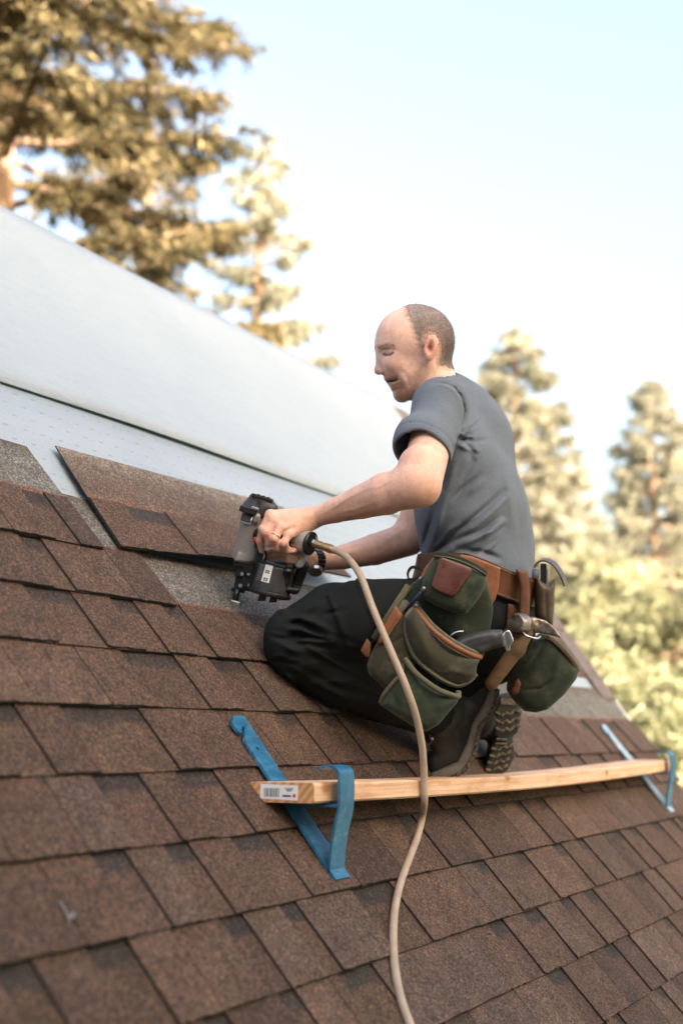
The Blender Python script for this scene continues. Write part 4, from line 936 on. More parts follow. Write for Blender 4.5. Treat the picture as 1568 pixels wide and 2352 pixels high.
for _ in range(16):                               # small pull creases fanning up from the belt and out of the armpit
    x = r_.uniform(990, 1130); y = r_.uniform(1225, 1290); L_ = r_.uniform(25, 60); a_ = r_.uniform(-.9, -.3) if x < 1150 else r_.uniform(-1.9, -1.2)
    fold([(x, y), (x + L_ * .5 * math.cos(a_) + r_.uniform(-4, 4), y + L_ * .5 * math.sin(a_)), (x + L_ * math.cos(a_), y + L_ * math.sin(a_))], r_.choice([-1, 1]) * r_.uniform(.0025, .005), r_.uniform(.006, .010))
for _ in range(9):
    x, y = 1048 + r_.uniform(-6, 10), 1000 + r_.uniform(-15, 35); L_ = r_.uniform(25, 65); a_ = r_.uniform(-.7, .9)
    fold([(x, y), (x + L_ * .5 * math.cos(a_), y + L_ * .5 * math.sin(a_) + 3), (x + L_ * math.cos(a_), y + L_ * math.sin(a_))], r_.choice([-1, 1, -1]) * r_.uniform(.002, .0045), r_.uniform(.005, .009))
f.fold([(996, 880), (1020, 880), (1044, 891), (1060, 914), (1065, 945), (1058, 980)], -.006, 2.4, 3.2); f.fold([(1002, 884), (1022, 885), (1040, 896), (1054, 917), (1059, 945)], .003, 4, 3.2)
# tucked hem under the belt line
def hemcut(P):
    vx = P[..., 0] / P[..., 2] * F + 784; vy = P[..., 1] / P[..., 2] * F + 1176; return (vy - np.where(vx > 1120, 1418 - (1235 - vx) * .12, 1330 + (vx - 960) * .25)) * .00105
f.clip(hemcut)
f.build('t_shirt', MAT['shirt_cloth'], man)
# sleeve hem stitching line and the pale print on the shoulder blade
u_ = np.cross(ax_, [0, 0, 1.0]); u_ /= np.linalg.norm(u_); w_2 = np.cross(ax_, u_)
ring_pts = lambda off, rad: [c2w(hem + ax_ * off + rad * (math.cos(a) * u_ + math.sin(a) * w_2) + np.array([-.001, 0, 0])) for a in np.linspace(0, 2 * math.pi, 40)]
MAT['seam_dark'] = NM('seam_dark', .9, color=(.04, .045, .052)).m

# trousers
f = field_box(600, 1260, 1290, 1720, 2.82, 3.56, .0036)
f.cap(cm(1090, 1345, 3.21), cm(1120, 1420, 3.21), .105, .115, .0, 'add', (LAT, 1.55))
f.chain([cm(1090, 1405, 3.07), cm(930, 1420, 3.0), cm(800, 1432, 2.965), cm(690, 1468, 2.955)], [.105, .090, .086, .072], .05, kj=.02)
f.ell(cm(668, 1480, 2.955), (.056, .064, .062), .03); f.cap(cm(690, 1475, 2.955), cm(760, 1395, 2.975), .065, .055, .03)
f.chain([cm(690, 1496, 2.962), cm(770, 1540, 3.01), cm(870, 1585, 3.08), cm(990, 1640, 3.17)], [.070, .078, .070, .056], .02, kj=.02)
f.chain([cm(1140, 1405, 3.34), cm(970, 1430, 3.38), cm(850, 1450, 3.41)], [.105, .088, .072], .05, kj=.02)
f.chain([cm(850, 1462, 3.41), cm(970, 1560, 3.44), cm(1090, 1645, 3.48)], [.066, .068, .052], .02, kj=.02)
f.ell(cm(1130, 1470, 3.22), (.085, .085, .15), .05); f.cap(cm(1120, 1520, 3.22), cm(1060, 1560, 3.2), .055, .05, .04)
f.bumpy(.0055, 30, 9)
rr_ = random.Random(12)
for _ in range(26):                               # crumpled cloth round the knee and behind it
    x, y = rr_.uniform(635, 800), rr_.uniform(1395, 1600); L_ = rr_.uniform(25, 70); a_ = rr_.uniform(-.25, .65)
    f.fold([(x - L_ / 2 * math.cos(a_), y - L_ / 2 * math.sin(a_)), (x, y + rr_.uniform(-5, 5)), (x + L_ / 2 * math.cos(a_), y + L_ / 2 * math.sin(a_))], rr_.choice([-1, 1]) * rr_.uniform(.003, .006), rr_.uniform(4, 8), 3.08)
def near_leg(vx, vy):                              # near surface of the folded left leg
    cy = 1430 + (700 - min(vx, 760)) * .3; return (2.965 if vx < 820 else 2.965 + (vx - 820) * .0004) - .08 * math.sqrt(max(.05, 1 - ((vy - 1440) / 105) ** 2)) if vy < 1510 else 2.96 + (vx - 690) * .0007 - .07
def tfold(pts, dep, rad): f.fold(pts, dep * 1.15, rad * 620, 3.06)
tfold([(665, 1422), (690, 1418), (720, 1428), (760, 1452)], .011, .012); tfold([(660, 1436), (685, 1430), (712, 1442), (745, 1462)], -.010, .010)
tfold([(655, 1448), (690, 1444), (720, 1460), (770, 1468)], .010, .011); tfold([(662, 1462), (700, 1462), (745, 1470)], -.012, .010)
tfold([(660, 1474), (710, 1470), (770, 1478)], .009, .010); tfold([(625, 1462), (660, 1470), (700, 1476)], -.008, .010); tfold([(640, 1492), (700, 1492), (760, 1500)], .006, .014)
tfold([(705, 1484), (770, 1524), (830, 1556), (880, 1580)], .007, .006); tfold([(740, 1412), (790, 1400)], -.007, .008); tfold([(690, 1406), (740, 1384)], .006, .014)
tfold([(700, 1540), (780, 1580), (860, 1600)], -.006, .014); tfold([(720, 1570), (800, 1606)], .006, .012); tfold([(830, 1500), (880, 1530)], -.006, .012)
pk = [(810, 1337), (749, 1368), (770, 1425), (793, 1485), (835, 1492), (862, 1450), (840, 1400), (815, 1345)]
f.patch([(812, 1325), (749, 1366), (770, 1425), (793, 1487), (838, 1494), (866, 1450), (900, 1440), (930, 1330)], .0060, 3.02); f.patch([(812, 1325), (840, 1395), (862, 1440), (905, 1432), (930, 1330)], .0045, 3.02)
tfold([(760, 1376), (782, 1430), (803, 1482)], .003, .008)
o = f.build('trousers', MAT['trouser_cloth'], man)

# boots
lb = empty('boot', pw(1010, 1785, 3.22)); adopt(lb, man)
f = field_box(960, 1160, 1540, 1800, 3.08, 3.34, .0028)
f.slab([(1107, 1553), (1130, 1575), (1120, 1620), (1092, 1660), (1080, 1700), (1064, 1742), (1012, 1776), (984, 1772), (978, 1742), (990, 1722), (975, 1692), (980, 1650), (1020, 1600), (1068, 1562)], 3.215, .044, .024)
f.cap(cm(1035, 1610, 3.2), cm(1000, 1650, 3.195), .052, .056, .02)
f.crease([cm(1002, 1722, 3.165), cm(1020, 1712, 3.165), cm(1050, 1730, 3.165)], -.004, .004); f.crease([cm(1052, 1590, 3.165), cm(1048, 1660, 3.165), cm(1034, 1722, 3.165)], -.0035, .0035)
f.crease([cm(1065, 1590, 3.165), cm(1066, 1650, 3.165), cm(1050, 1712, 3.165)], .004, .010); f.crease([cm(992, 1660, 3.16), (cm(1000, 1715, 3.16))], -.004, .006)
f.build('upper', MAT['boot_leather'], lb)
f = field_box(970, 1160, 1540, 1800, 3.08, 3.36, .0028)
f.slab([(1107, 1551), (1128, 1556), (1139, 1580), (1132, 1602), (1118, 1640), (1098, 1662), (1088, 1700), (1080, 1735), (1054, 1768), (1006, 1785), (980, 1777), (988, 1768), (1045, 1742), (1066, 1700), (1078, 1655), (1104, 1612), (1117, 1578)], 3.215, .053, .007)
f.crease([cm(1115, 1560, 3.16), cm(1110, 1610, 3.16), cm(1083, 1658, 3.16), cm(1073, 1702, 3.16), cm(1050, 1746, 3.16), cm(1000, 1773, 3.16)], -.004, .003)
f.build('midsole', MAT['sole_side'], lb)
q = MB()
edge = spline([(1139, 1582), (1134, 1610), (1121, 1642), (1101, 1665), (1091, 1702), (1083, 1737), (1057, 1771), (1010, 1788)], 3)
for i in range(0, len(edge) - 1):
    a, b = edge[i], edge[i + 1]; t = b - a; ln = np.linalg.norm(t); t = t / ln; nn = np.array([-t[1], t[0]])
    if nn @ np.array([1, .6]) < 0: nn = -nn
    for j, dd in enumerate((3.172, 3.205, 3.24)):
        off = (.25 if j % 2 else .0); c = a + t * ln * (.45 + off) + nn * 2.0
        q.box(c2w(cm(c[0], c[1], dd)), CW @ (np.array([*t, 0]) * .0052), CW @ (np.array([*nn, 0]) * .0052), CW @ np.array([0, 0, .013]))
q.build('tread', MAT['tread'], lb, bevel=.0012)
for y in (1678, 1697): MB().tube([pw(993, y, 3.158), pw(992, y, 3.150), pw(989, y - 1, 3.147)], [.003, .0042, .003], 8).build('lace_hook', MAT['steel'], lb, True)
MB().tube([pw(p[0], p[1], p[2]) for p in spline([(1004, 1684, 3.158), (985, 1690, 3.14), (990, 1702, 3.15), (982, 1714, 3.14), (990, 1726, 3.15)], 5)], .0022, 6).build('lace', MAT['black_plastic'], lb, True)
MB().tube([pw(p[0], p[1], p[2]) for p in spline([(962, 1748, 3.17), (952, 1756, 3.165), (958, 1764, 3.16), (966, 1772, 3.16)], 5)], .0022, 6).build('lace', MAT['worn_leather'], lb, True)
rb = empty('boot', pw(1130, 1785, 3.5)); adopt(rb, man)
SO = [(1164, 1591), (1146, 1598), (1135, 1628), (1131, 1690), (1121, 1733), (1103, 1772), (1110, 1784), (1132, 1785), (1166, 1767), (1182, 1738), (1178, 1694), (1189, 1682), (1199, 1636), (1192, 1609), (1180, 1595)]
f = field_box(1060, 1215, 1580, 1795, 3.35, 3.66, .0028)
f.slab([(x, y) for x, y in SO], 3.50, .016, .008, slope=(.35, 0)); f.crease([cm(1128, 1700, 3.48), cm(1180, 1690, 3.49)], -.008, .010)
f.build('sole', MAT['rubber'], rb)
f = field_box(1040, 1215, 1570, 1795, 3.40, 3.72, .003)
f.slab([(x - 6, y + 2) for x, y in SO], 3.55, .05, .03, slope=(.35, 0)); f.cap(cm(1130, 1650, 3.56), cm(1085, 1650, 3.5), .055, .058, .03)
f.build('upper', MAT['boot_leather'], rb)
q = MB(); qc = np.mean(SO, 0)
def sole_d(x): return 3.50 + (x - qc[0]) * 3.5 / F * .35 - .0175
def lug(x, y, a, L, W):
    c = np.array([x, y]); t = np.array([math.cos(a), math.sin(a)]); nn = np.array([-t[1], t[0]]); s_ = 3.5 / F
    q.box(c2w(cm(x, y, sole_d(x))), CW @ (np.array([t[0], t[1], .35 * t[0]]) * L * s_), CW @ (np.array([nn[0], nn[1], .35 * nn[0]]) * W * s_), CW @ np.array([0, 0, -.004]))
for yy in (1636, 1654, 1672):                     # heel chevrons
    lug(1143, yy + 2, .5, 6.5, 2.6); lug(1154, yy + 6, -.6, 4, 2.6); lug(1166, yy + 3, .5, 7, 2.8); lug(1177, yy - 1, -.8, 6.5, 2.6); lug(1189, yy - 4, .25, 5.5, 3.4)
for yy in (1716, 1732, 1748, 1764):               # forefoot
    k_ = (yy - 1716) * .28; lug(1134 - k_, yy + 4, .3, 7, 2.6); lug(1148 - k_, yy + 3, -.7, 6, 2.6); lug(1161 - k_, yy, .4, 6.5, 2.6); lug(1174 - k_, yy - 5, -.5, 5.5, 3)
lug(1152, 1698, .1, 12, 2.0); lug(1150, 1708, .1, 14, 1.6); lug(1165, 1612, .15, 17, 7)
q.build('tread', MAT['tread'], rb, bevel=.0012)

# ------------------------------------------------------------------ tool belt, pouches and the tools in them
def qp(vx, vy, d): return pw(vx, vy, d)
def stitches(pts, parent, r=.0011, step=.0045, duty=.62, mat='thread'):
    """a run of separate thread stitches along world points"""
    P = [np.asarray(p) for p in pts]; seg = [np.linalg.norm(b - a) for a, b in zip(P[:-1], P[1:])]; L = sum(seg); q = MB(); s = 0.0
    def at(u):
        for a, b, l in zip(P[:-1], P[1:], seg):
            if u <= l or b is P[-1]: return a + (b - a) * min(1, u / max(l, 1e-9))
            u -= l
    while s + step * duty < L: q.tube([at(s), at(s + step * duty)], r, 4); s += step
    return q.build('stitching', MAT[mat], parent)
def rivet(vx, vy, d, parent, r=.0062):
    q = MB(); c = [qp(vx, vy, d + e) for e in (.004, .0, -.0022, -.0034)]; q.tube(c, [r, r, r * .75, r * .2], 12); return q.build('rivet', MAT['steel'], parent, True)
def dome_slab(name, poly, d0, half, mat, parent, rnd=.006, bulge=0.0, brad=.03, slope=(0, 0), h=.0028, extra=None, sm=1):
    P = np.array(poly, float); f = field_box(P[:, 0].min() - 8, P[:, 0].max() + 8, P[:, 1].min() - 8, P[:, 1].max() + 8, d0 - half - bulge - .03 - abs(slope[0]) * .12, d0 + half + bulge + .03 + abs(slope[0]) * .12, h)
    f.slab(poly, d0, half, rnd, bulge, brad, slope=slope)
    if extra: extra(f)
    return f.build(name, MAT[mat], parent, smooth_it=sm)
belt = tag(empty('tool_belt', qp(1110, 1345, 3.2)), 'leather tool belt with green and olive canvas pouches round the kneeling man\'s hips', 'tool belt')
loop = [(1062, 1302, 2.985), (1105, 1316, 2.965), (1150, 1336, 2.970), (1192, 1352, 3.005), (1226, 1362, 3.08), (1240, 1366, 3.2), (1222, 1360, 3.36), (1150, 1342, 3.45), (1040, 1312, 3.43), (975, 1304, 3.32), (955, 1302, 3.15), (1000, 1300, 3.03), (1062, 1302, 2.985)]
bp = [qp(*p) for p in spline([np.array(p, float) for p in loop], 6)]
MB().strip(bp, CW @ np.array([-.22, .97, 0]), .064, .005).build('belt_strap', MAT['brown_leather'], belt, bevel=.001)
up_ = CW @ np.array([-.22, .97, 0]); seg_ = bp[8:24]; nrm = CW @ np.array([0, 0, -.0040])
for sg in (-1, 1): stitches([p + up_ * sg * .0275 + nrm for p in seg_], belt)
# leather keeper and hammer hanger
ks = dome_slab('belt_keeper', [(1182, 1306), (1212, 1310), (1218, 1360), (1216, 1420), (1190, 1410), (1192, 1350)], 2.985, .006, 'brown_leather', belt, .004, .004, .01, slope=(.5, 0))
dome_slab('hammer_hanger', [(1164, 1385), (1180, 1390), (1192, 1412), (1222, 1420), (1214, 1440), (1180, 1436), (1172, 1460), (1160, 1468), (1154, 1462), (1162, 1430)], 2.99, .004, 'brown_leather', belt, .003, slope=(.3, 0))
# saddle leather behind the pouch
dome_slab('saddle_leather', [(1052, 1272), (1085, 1278), (1150, 1304), (1146, 1350), (1138, 1376), (1123, 1402), (1110, 1398), (1080, 1376), (1060, 1320)], 2.935, .005, 'orange_leather', belt, .003, slope=(.25, 0))
dome_slab('saddle_leather', [(992, 1283), (1006, 1276), (1000, 1310), (968, 1336), (962, 1330), (972, 1308)], 2.925, .005, 'orange_leather', belt, .003)
rivet(967, 1331, 2.917, belt, .0068); rivet(1121, 1390, 2.937, belt, .0068)
stitches([qp(x, y, d) for x, y, d in ((1090, 1379, 2.926), (1104, 1388, 2.929), (1114, 1395, 2.931))], belt)
# pouch back panel
bpnl = dome_slab('back_panel', [(946, 1340), (965, 1328), (1000, 1300), (1117, 1330), (1132, 1396), (1124, 1446), (1100, 1480), (1050, 1470), (983, 1420), (950, 1394), (915, 1420), (880, 1470), (845, 1480), (842, 1458)], 2.905, .008, 'green_canvas', belt, .005, .006, .02)
# upper pouch with its lid band and leather patch
def up_extra(f):
    f.fold([(1108, 1318), (1085, 1360), (1058, 1402)], -.004, 3.5, 2.9); f.fold([(1090, 1380), (1070, 1395)], .003, 8, 2.9); f.fold([(985, 1300), (972, 1350)], .003, 6, 2.9)
upo = dome_slab('upper_pouch', [(1000, 1276), (1060, 1292), (1116, 1322), (1112, 1350), (1098, 1375), (1068, 1410), (1052, 1412), (1000, 1392), (962, 1370), (972, 1330), (988, 1292)], 2.868, .018, 'green_canvas', belt, .014, .020, .035, extra=up_extra)
q = MB(); lid = spline([np.array(p, float) for p in ((998, 1274, 2.846), (1030, 1278, 2.836), (1060, 1287, 2.833), (1092, 1302, 2.838), (1117, 1318, 2.850))], 6)
q.strip([qp(*p) for p in lid], CW @ np.array([-.25, .95, .0]), .0135, .006).build('lid_band', MAT['green_canvas'], upo, bevel=.002)
stitches([qp(p[0], p[1] + 2.5, p[2] - .0042) for p in lid], upo)
pt = dome_slab('leather_patch', [(1010, 1281), (1016, 1280), (1078, 1303), (1083, 1309), (1081, 1316), (1044, 1368), (1036, 1371), (998, 1354), (990, 1346), (991, 1340)], 2.827, .0035, 'patch_leather', upo, .002, .004, .03, h=.0022)
edge_ = [(1013, 1285), (1078, 1308), (1041, 1365), (995, 1346), (1013, 1285)]
stitches([qp(x, y, 2.8225 + (.001 if i in (2, 3) else 0)) for i, (x, y) in enumerate(edge_)], upo, .0009, .004, .6, 'brown_leather')
# main pouch: olive front panel bulging from its leather-bound rim
rim = [np.array(p, float) for p in ((951, 1392, 2.872), (962, 1410, 2.850), (990, 1444, 2.822), (1030, 1476, 2.812), (1066, 1497, 2.820), (1090, 1507, 2.836), (1103, 1510, 2.850))]
def main_extra(f):
    f.fold([(1000, 1470), (1040, 1500), (1080, 1520)], -.004, 10, 2.87); f.fold([(960, 1440), (975, 1490), (1000, 1530)], .004, 12, 2.87); f.fold([(1010, 1548), (1040, 1540), (1080, 1552)], .004, 7, 2.87)
mp_ = dome_slab('main_pouch', [(950, 1395), (965, 1416), (992, 1449), (1032, 1482), (1066, 1502), (1100, 1514), (1093, 1530), (1092, 1550), (1077, 1567), (1052, 1578), (1026, 1570), (992, 1548), (962, 1522), (945, 1496), (930, 1450), (928, 1418)], 2.850, .022, 'olive_canvas', belt, .012, .022, .05, extra=main_extra)
MB().tube([qp(*p) for p in spline(rim, 6)], .0062, 8).build('leather_rim', MAT['orange_leather'], mp_, True)
MB().tube([qp(p[0] + 4, p[1] - 7, p[2] + .014) for p in spline(rim, 6)], .0055, 8).build('canvas_rim', MAT['olive_piping'], mp_, True)
stitches([qp(p[0] - 3, p[1] + 7, p[2] - .0035) for p in spline(rim, 6)][2:-3], mp_)
left_edge = [np.array(p, float) for p in ((948, 1396, 2.86), (932, 1420, 2.845), (932, 1455, 2.838), (944, 1493, 2.832), (960, 1518, 2.826), (990, 1544, 2.82), (1024, 1566, 2.82), (1052, 1574, 2.822), (1078, 1563, 2.826), (1092, 1548, 2.832))]
MB().tube([qp(*p) for p in spline(left_edge, 5)], .0058, 8).build('edge_piping', MAT['olive_piping'], mp_, True)
stitches([qp(p[0] - 1, p[1], p[2] - .0062) for p in spline(left_edge, 5)], mp_, .0010)
rivet(955, 1391, 2.858, mp_, .0042)
# left section with narrow tool sleeves
def ls_extra(f):
    f.fold([(880, 1500), (905, 1475), (940, 1452)], -.004, 4, 2.9); f.fold([(870, 1540), (900, 1510), (930, 1490)], -.003, 4, 2.9)
ls = dome_slab('side_pouch', [(842, 1530), (848, 1508), (882, 1445), (908, 1412), (926, 1412), (932, 1455), (945, 1497), (958, 1520), (930, 1545), (890, 1590), (868, 1566), (848, 1550)], 2.868, .022, 'olive_canvas', belt, .014, .016, .04, extra=ls_extra)
dome_slab('leather_sleeve', [(903, 1394), (912, 1392), (926, 1414), (908, 1440), (880, 1478), (866, 1478), (876, 1440)], 2.838, .006, 'orange_leather', ls, .004, .006, .02)
dome_slab('leather_corner', [(842, 1465), (852, 1478), (850, 1512), (838, 1508), (827, 1494)], 2.86, .006, 'orange_leather', ls, .004, .004, .02)
stitches([qp(x, y, 2.826) for x, y in ((920, 1416), (900, 1446), (880, 1474))], ls); stitches([qp(x, y, 2.850) for x, y in ((846, 1474), (846, 1506))], ls)
for x0, y0, x1, y1, w_ in ((938, 1345, 858, 1468, 8), (930, 1382, 915, 1420, 11)):
    MB().tube([qp(x0, y0, 2.885), qp((x0 + x1) / 2, (y0 + y1) / 2, 2.875), qp(x1, y1, 2.868)], .001 * w_, 8).build('sleeve_roll', MAT['olive_piping'], ls, True)
# lower pouch
def lo_extra(f):
    f.fold([(880, 1615), (930, 1640), (975, 1660)], .004, 9, 2.83); f.fold([(960, 1560), (990, 1610), (1000, 1650)], -.003, 12, 2.83); f.fold([(900, 1590), (915, 1630)], -.003, 6, 2.83)
lo_ = dome_slab('lower_pouch', [(871, 1617), (884, 1588), (922, 1542), (930, 1512), (944, 1520), (968, 1556), (1004, 1584), (1052, 1598), (1050, 1610), (1006, 1662), (977, 1679), (950, 1668), (905, 1640)], 2.828, .022, 'green_canvas', belt, .014, .022, .045, extra=lo_extra)
rim2 = [np.array(p, float) for p in ((929, 1513, 2.802), (945, 1536, 2.79), (970, 1560, 2.784), (1005, 1584, 2.785), (1035, 1596, 2.795), (1051, 1600, 2.81), (1052, 1590, 2.822))]
MB().tube([qp(*p) for p in spline(rim2, 6)], .0065, 8).build('canvas_rim', MAT['olive_piping'], lo_, True)
stitches([qp(p[0] - 2, p[1] + 6, p[2] - .002) for p in spline(rim2, 6)][:-6], lo_)
MB().tube([qp(*p) for p in spline([np.array(p, float) for p in ((928, 1514, 2.806), (921, 1544, 2.80), (884, 1590, 2.80), (873, 1614, 2.81))], 6)], .0045, 8).build('edge_piping', MAT['olive_piping'], lo_, True)
# strap loop in front of the belly
MB().strip([qp(*p) for p in spline([np.array(p, float) for p in ((972, 1318, 2.99), (962, 1306, 2.99), (946, 1303, 2.99), (937, 1314, 2.99), (938, 1328, 2.99), (950, 1336, 2.99), (962, 1330, 2.99))], 5)], CW @ np.array([0.1, .15, 1.0]), .03, .004).build('strap_loop', MAT['black_plastic'], belt)
# buckle strap by the pouch bottom
dome_slab('strap_end', [(1098, 1480), (1092, 1466), (1100, 1455), (1114, 1450), (1126, 1400), (1132, 1402), (1122, 1462)], 2.90, .006, 'green_canvas', belt, .004)
# pouch on the right hip
def rp_extra(f):
    f.fold([(1200, 1585), (1240, 1582), (1270, 1560)], -.006, 4, 3.2); f.fold([(1290, 1500), (1275, 1550), (1245, 1600)], .006, 9, 3.2); f.fold([(1262, 1480), (1240, 1530), (1210, 1570)], .004, 12, 3.2); f.fold([(1256, 1470), (1228, 1510), (1200, 1560)], -.006, 5, 3.2)
rp = dome_slab('hip_pouch', [(1262, 1458), (1280, 1470), (1305, 1496), (1324, 1530), (1318, 1556), (1290, 1592), (1252, 1626), (1226, 1633), (1200, 1630), (1176, 1606), (1165, 1588), (1168, 1555), (1190, 1510), (1222, 1470), (1245, 1455)], 3.13, .045, 'green_canvas', belt, .025, .03, .05, extra=rp_extra, h=.0032)
rim3 = [np.array(p, float) for p in ((1256, 1462, 3.075), (1275, 1474, 3.062), (1300, 1500, 3.062), (1318, 1524, 3.072), (1325, 1540, 3.09))]
MB().tube([qp(*p) for p in spline(rim3, 6)], .006, 8).build('canvas_rim', MAT['olive_piping'], rp, True); stitches([qp(p[0] - 2, p[1] + 3, p[2] - .0062) for p in spline(rim3, 6)], rp, .0013, .005, .62, 'orange_leather')
dome_slab('leather_tab', [(1180, 1562), (1190, 1558), (1196, 1570), (1190, 1592), (1178, 1596), (1170, 1588)], 3.05, .008, 'brown_leather', rp, .005, .004, .01)
# upright holder with lifted flap
hold = dome_slab('tool_holder', [(1228, 1322), (1242, 1336), (1256, 1342), (1272, 1330), (1270, 1400), (1266, 1446), (1248, 1432), (1228, 1416)], 3.06, .022, 'worn_leather', belt, .012, .010, .02, extra=lambda f: f.fold([(1254, 1345), (1252, 1390), (1258, 1440)], -.004, 3.5, 3.06))
flap = [np.array(p, float) for p in ((1228, 1302, 3.07), (1236, 1290, 3.07), (1254, 1286, 3.065), (1274, 1298, 3.06), (1290, 1322, 3.055), (1298, 1344, 3.055))]
MB().strip([qp(*p) for p in spline(flap, 6)], CW @ np.array([.35, -.1, 1.0]), .042, .004).build('holder_flap', MAT['worn_leather'], hold, bevel=.001)
MB().tube([qp(1228, 1330, 3.055), qp(1230, 1308, 3.058)], .009, 8).build('holder_loop', MAT['shirt_cloth'], hold, True)
# --- tools carried in the belt
kn = tag(empty('folding_tool', qp(1248, 1318, 3.06)), 'black folding tool upright in the worn leather holder on the belt', 'tool')
MB().box(qp(1247, 1322, 3.06), CW @ np.array([.006, 0, 0]), CW @ np.array([0, .028, 0]), CW @ np.array([0, 0, .009])).build('handle', MAT['black_plastic'], kn, bevel=.002)
MB().box(qp(1254, 1326, 3.055), CW @ np.array([.0014, .0, 0]), CW @ np.array([0, .022, 0]), CW @ np.array([0, 0, .008])).build('clip', MAT['steel'], kn, bevel=.0008)
pen = tag(empty('pen', qp(931, 1404, 2.86)), 'dark blue pen sticking out of the tool belt sleeve', 'pen')
MB().tube([qp(931, 1404, 2.862), qp(970, 1356, 2.838)], .0042, 10).build('barrel', MAT['blue_pen'], pen, True); MB().tube([qp(969.5, 1356.5, 2.8382), qp(975, 1350, 2.835), qp(976, 1349, 2.8345)], [.0047, .0047, .0035], 10).build('cap', MAT['steel'], pen, True)
bar = tag(empty('pry_tool', qp(1100, 1475, 2.86)), 'black ribbed grip with a chrome end jutting from the main pouch', 'tool')
f = field_box(1030, 1180, 1430, 1515, 2.80, 2.92, .0024)
f.slab([(1040, 1474), (1060, 1462), (1090, 1452), (1125, 1446), (1152, 1446), (1160, 1466), (1158, 1484), (1130, 1490), (1104, 1502), (1084, 1496), (1060, 1500)], 2.862, .013, .010, .006, .015)
for i in range(8): f.fold([(1086 + i * 5, 1496 - i * 1.4), (1090 + i * 5, 1482 - i * 1.2)], -.0022, 1.5, 2.87)
f.ell(cm(1134, 1466, 2.845), (.009, .009, .004), .002); f.build('grip', MAT['grey_plastic'], bar)
f = field_box(1140, 1190, 1435, 1505, 2.81, 2.91, .002)
f.slab([(1150, 1458), (1156, 1448), (1167, 1445), (1173, 1456), (1178, 1471), (1170, 1482), (1169, 1494), (1161, 1496), (1156, 1484), (1150, 1480)], 2.86, .015, .003); f.crease([cm(1158, 1452, 2.845), cm(1166, 1490, 2.845)], -.003, .0025); f.build('chrome_end', MAT['steel'], bar)
hook = tag(empty('steel_hook', qp(1048, 1456, 2.87)), 'thin curved steel blade tip showing behind the leather pouch rim', 'tool')
MB().strip([qp(*p) for p in spline([np.array(p, float) for p in ((1026, 1470, 2.865), (1034, 1460, 2.86), (1048, 1452, 2.858), (1064, 1450, 2.858))], 6)], CW @ np.array([.2, .6, 1]), .004, .0025).build('blade', MAT['steel'], hook, bevel=.0006)
ham = tag(empty('hammer', qp(1200, 1440, 2.97)), 'old claw hammer with wooden handle hanging from the belt', 'hammer')
f = field_box(1150, 1300, 1405, 1480, 2.88, 3.08, .0022)
f.cap(cm(1188, 1430, 2.945), cm(1200, 1432, 2.955), .0225, .0225, .0); f.cap(cm(1200, 1432, 2.955), cm(1220, 1436, 2.968), .015, .016, .004)
f.slab([(1206, 1418), (1222, 1416), (1250, 1424), (1272, 1440), (1290, 1466), (1282, 1464), (1262, 1458), (1240, 1454), (1212, 1452)], 2.975, .012, .004, k=.004, slope=(.2, 0))
fa = cm(1188, 1430, 2.945); fd = (cm(1200, 1432, 2.955) - fa); fd[2] = .05; fd /= np.linalg.norm(fd); face_c = fa - np.array([.006, .001, .012])
f.clip(lambda P: -(P - face_c) @ np.array([.55, .1, .83])); f.build('head', MAT['hammer_steel'], ham)
q = MB(); nf = np.array([.55, .1, .83]); nf /= np.linalg.norm(nf); uu = np.cross(nf, [0, 1, 0]); uu /= np.linalg.norm(uu); vv = np.cross(nf, uu)
for i in range(-4, 5):
    w_ = math.sqrt(max(0, .0195 ** 2 - (i * .0044) ** 2))
    a_ = math.radians(58); e1 = uu * math.cos(a_) + vv * math.sin(a_); e2 = -uu * math.sin(a_) + vv * math.cos(a_)
    q.box(c2w(face_c - nf * .0008 + e1 * i * .0044), CW @ (e1 * .0012), CW @ (e2 * w_), CW @ (nf * .0012))
q.build('milled_face', MAT['hammer_steel'], ham)
f = field_box(1110, 1240, 1430, 1580, 2.88, 3.06, .0026)
f.cap(cm(1214, 1438, 2.970), cm(1186, 1490, 2.965), .0165, .0185, .0, 'add', (np.array([0, 0, 1.]), 1.1)); f.cap(cm(1186, 1490, 2.965), cm(1128, 1570, 2.96), .0185, .0155, .01, 'add', (np.array([0, 0, 1.]), 1.1)); f.build('handle', MAT['oldwood'], ham)
ringp = spline([np.array(p, float) for p in ((1199, 1452, 2.935), (1208, 1460, 2.928), (1222, 1465, 2.93), (1234, 1466, 2.94), (1240, 1462, 2.952))], 6)
MB().tube([qp(*p) for p in ringp], .0026, 8).build('hammer_loop', MAT['steel'], belt, True)

# ------------------------------------------------------------------ coil nail gun
ng = tag(empty('nail_gun', qp(545, 1388, 3.12)), 'black and grey coil nail gun pressed against the shingles', 'nail gun')
f = field_box(530, 640, 1160, 1300, 2.98, 3.16, .0024)
A0_, A1_ = cm(590, 1172, 3.065), cm(560, 1284, 3.085)
f.cap(A0_, A1_, .034, .027); f.clip(lambda P: -((P - A0_) @ ((A1_ - A0_) / np.linalg.norm(A1_ - A0_)))); f.clip(lambda P: (P - A1_) @ ((A1_ - A0_) / np.linalg.norm(A1_ - A0_)) - .004)
f.cap(cm(591, 1186, 3.03), cm(588, 1196, 3.032), .008, .008, .004); f.slab([(548, 1268), (572, 1272), (576, 1290), (540, 1288)], 3.08, .026, .004, k=.004); f.cap(cm(585, 1215, 3.06), cm(578, 1275, 3.07), .020, .018, .008)
f.build('barrel', MAT['cast'], ng)
f = field_box(545, 645, 1125, 1200, 2.99, 3.14, .0024); T0 = cm(599, 1150, 3.06)
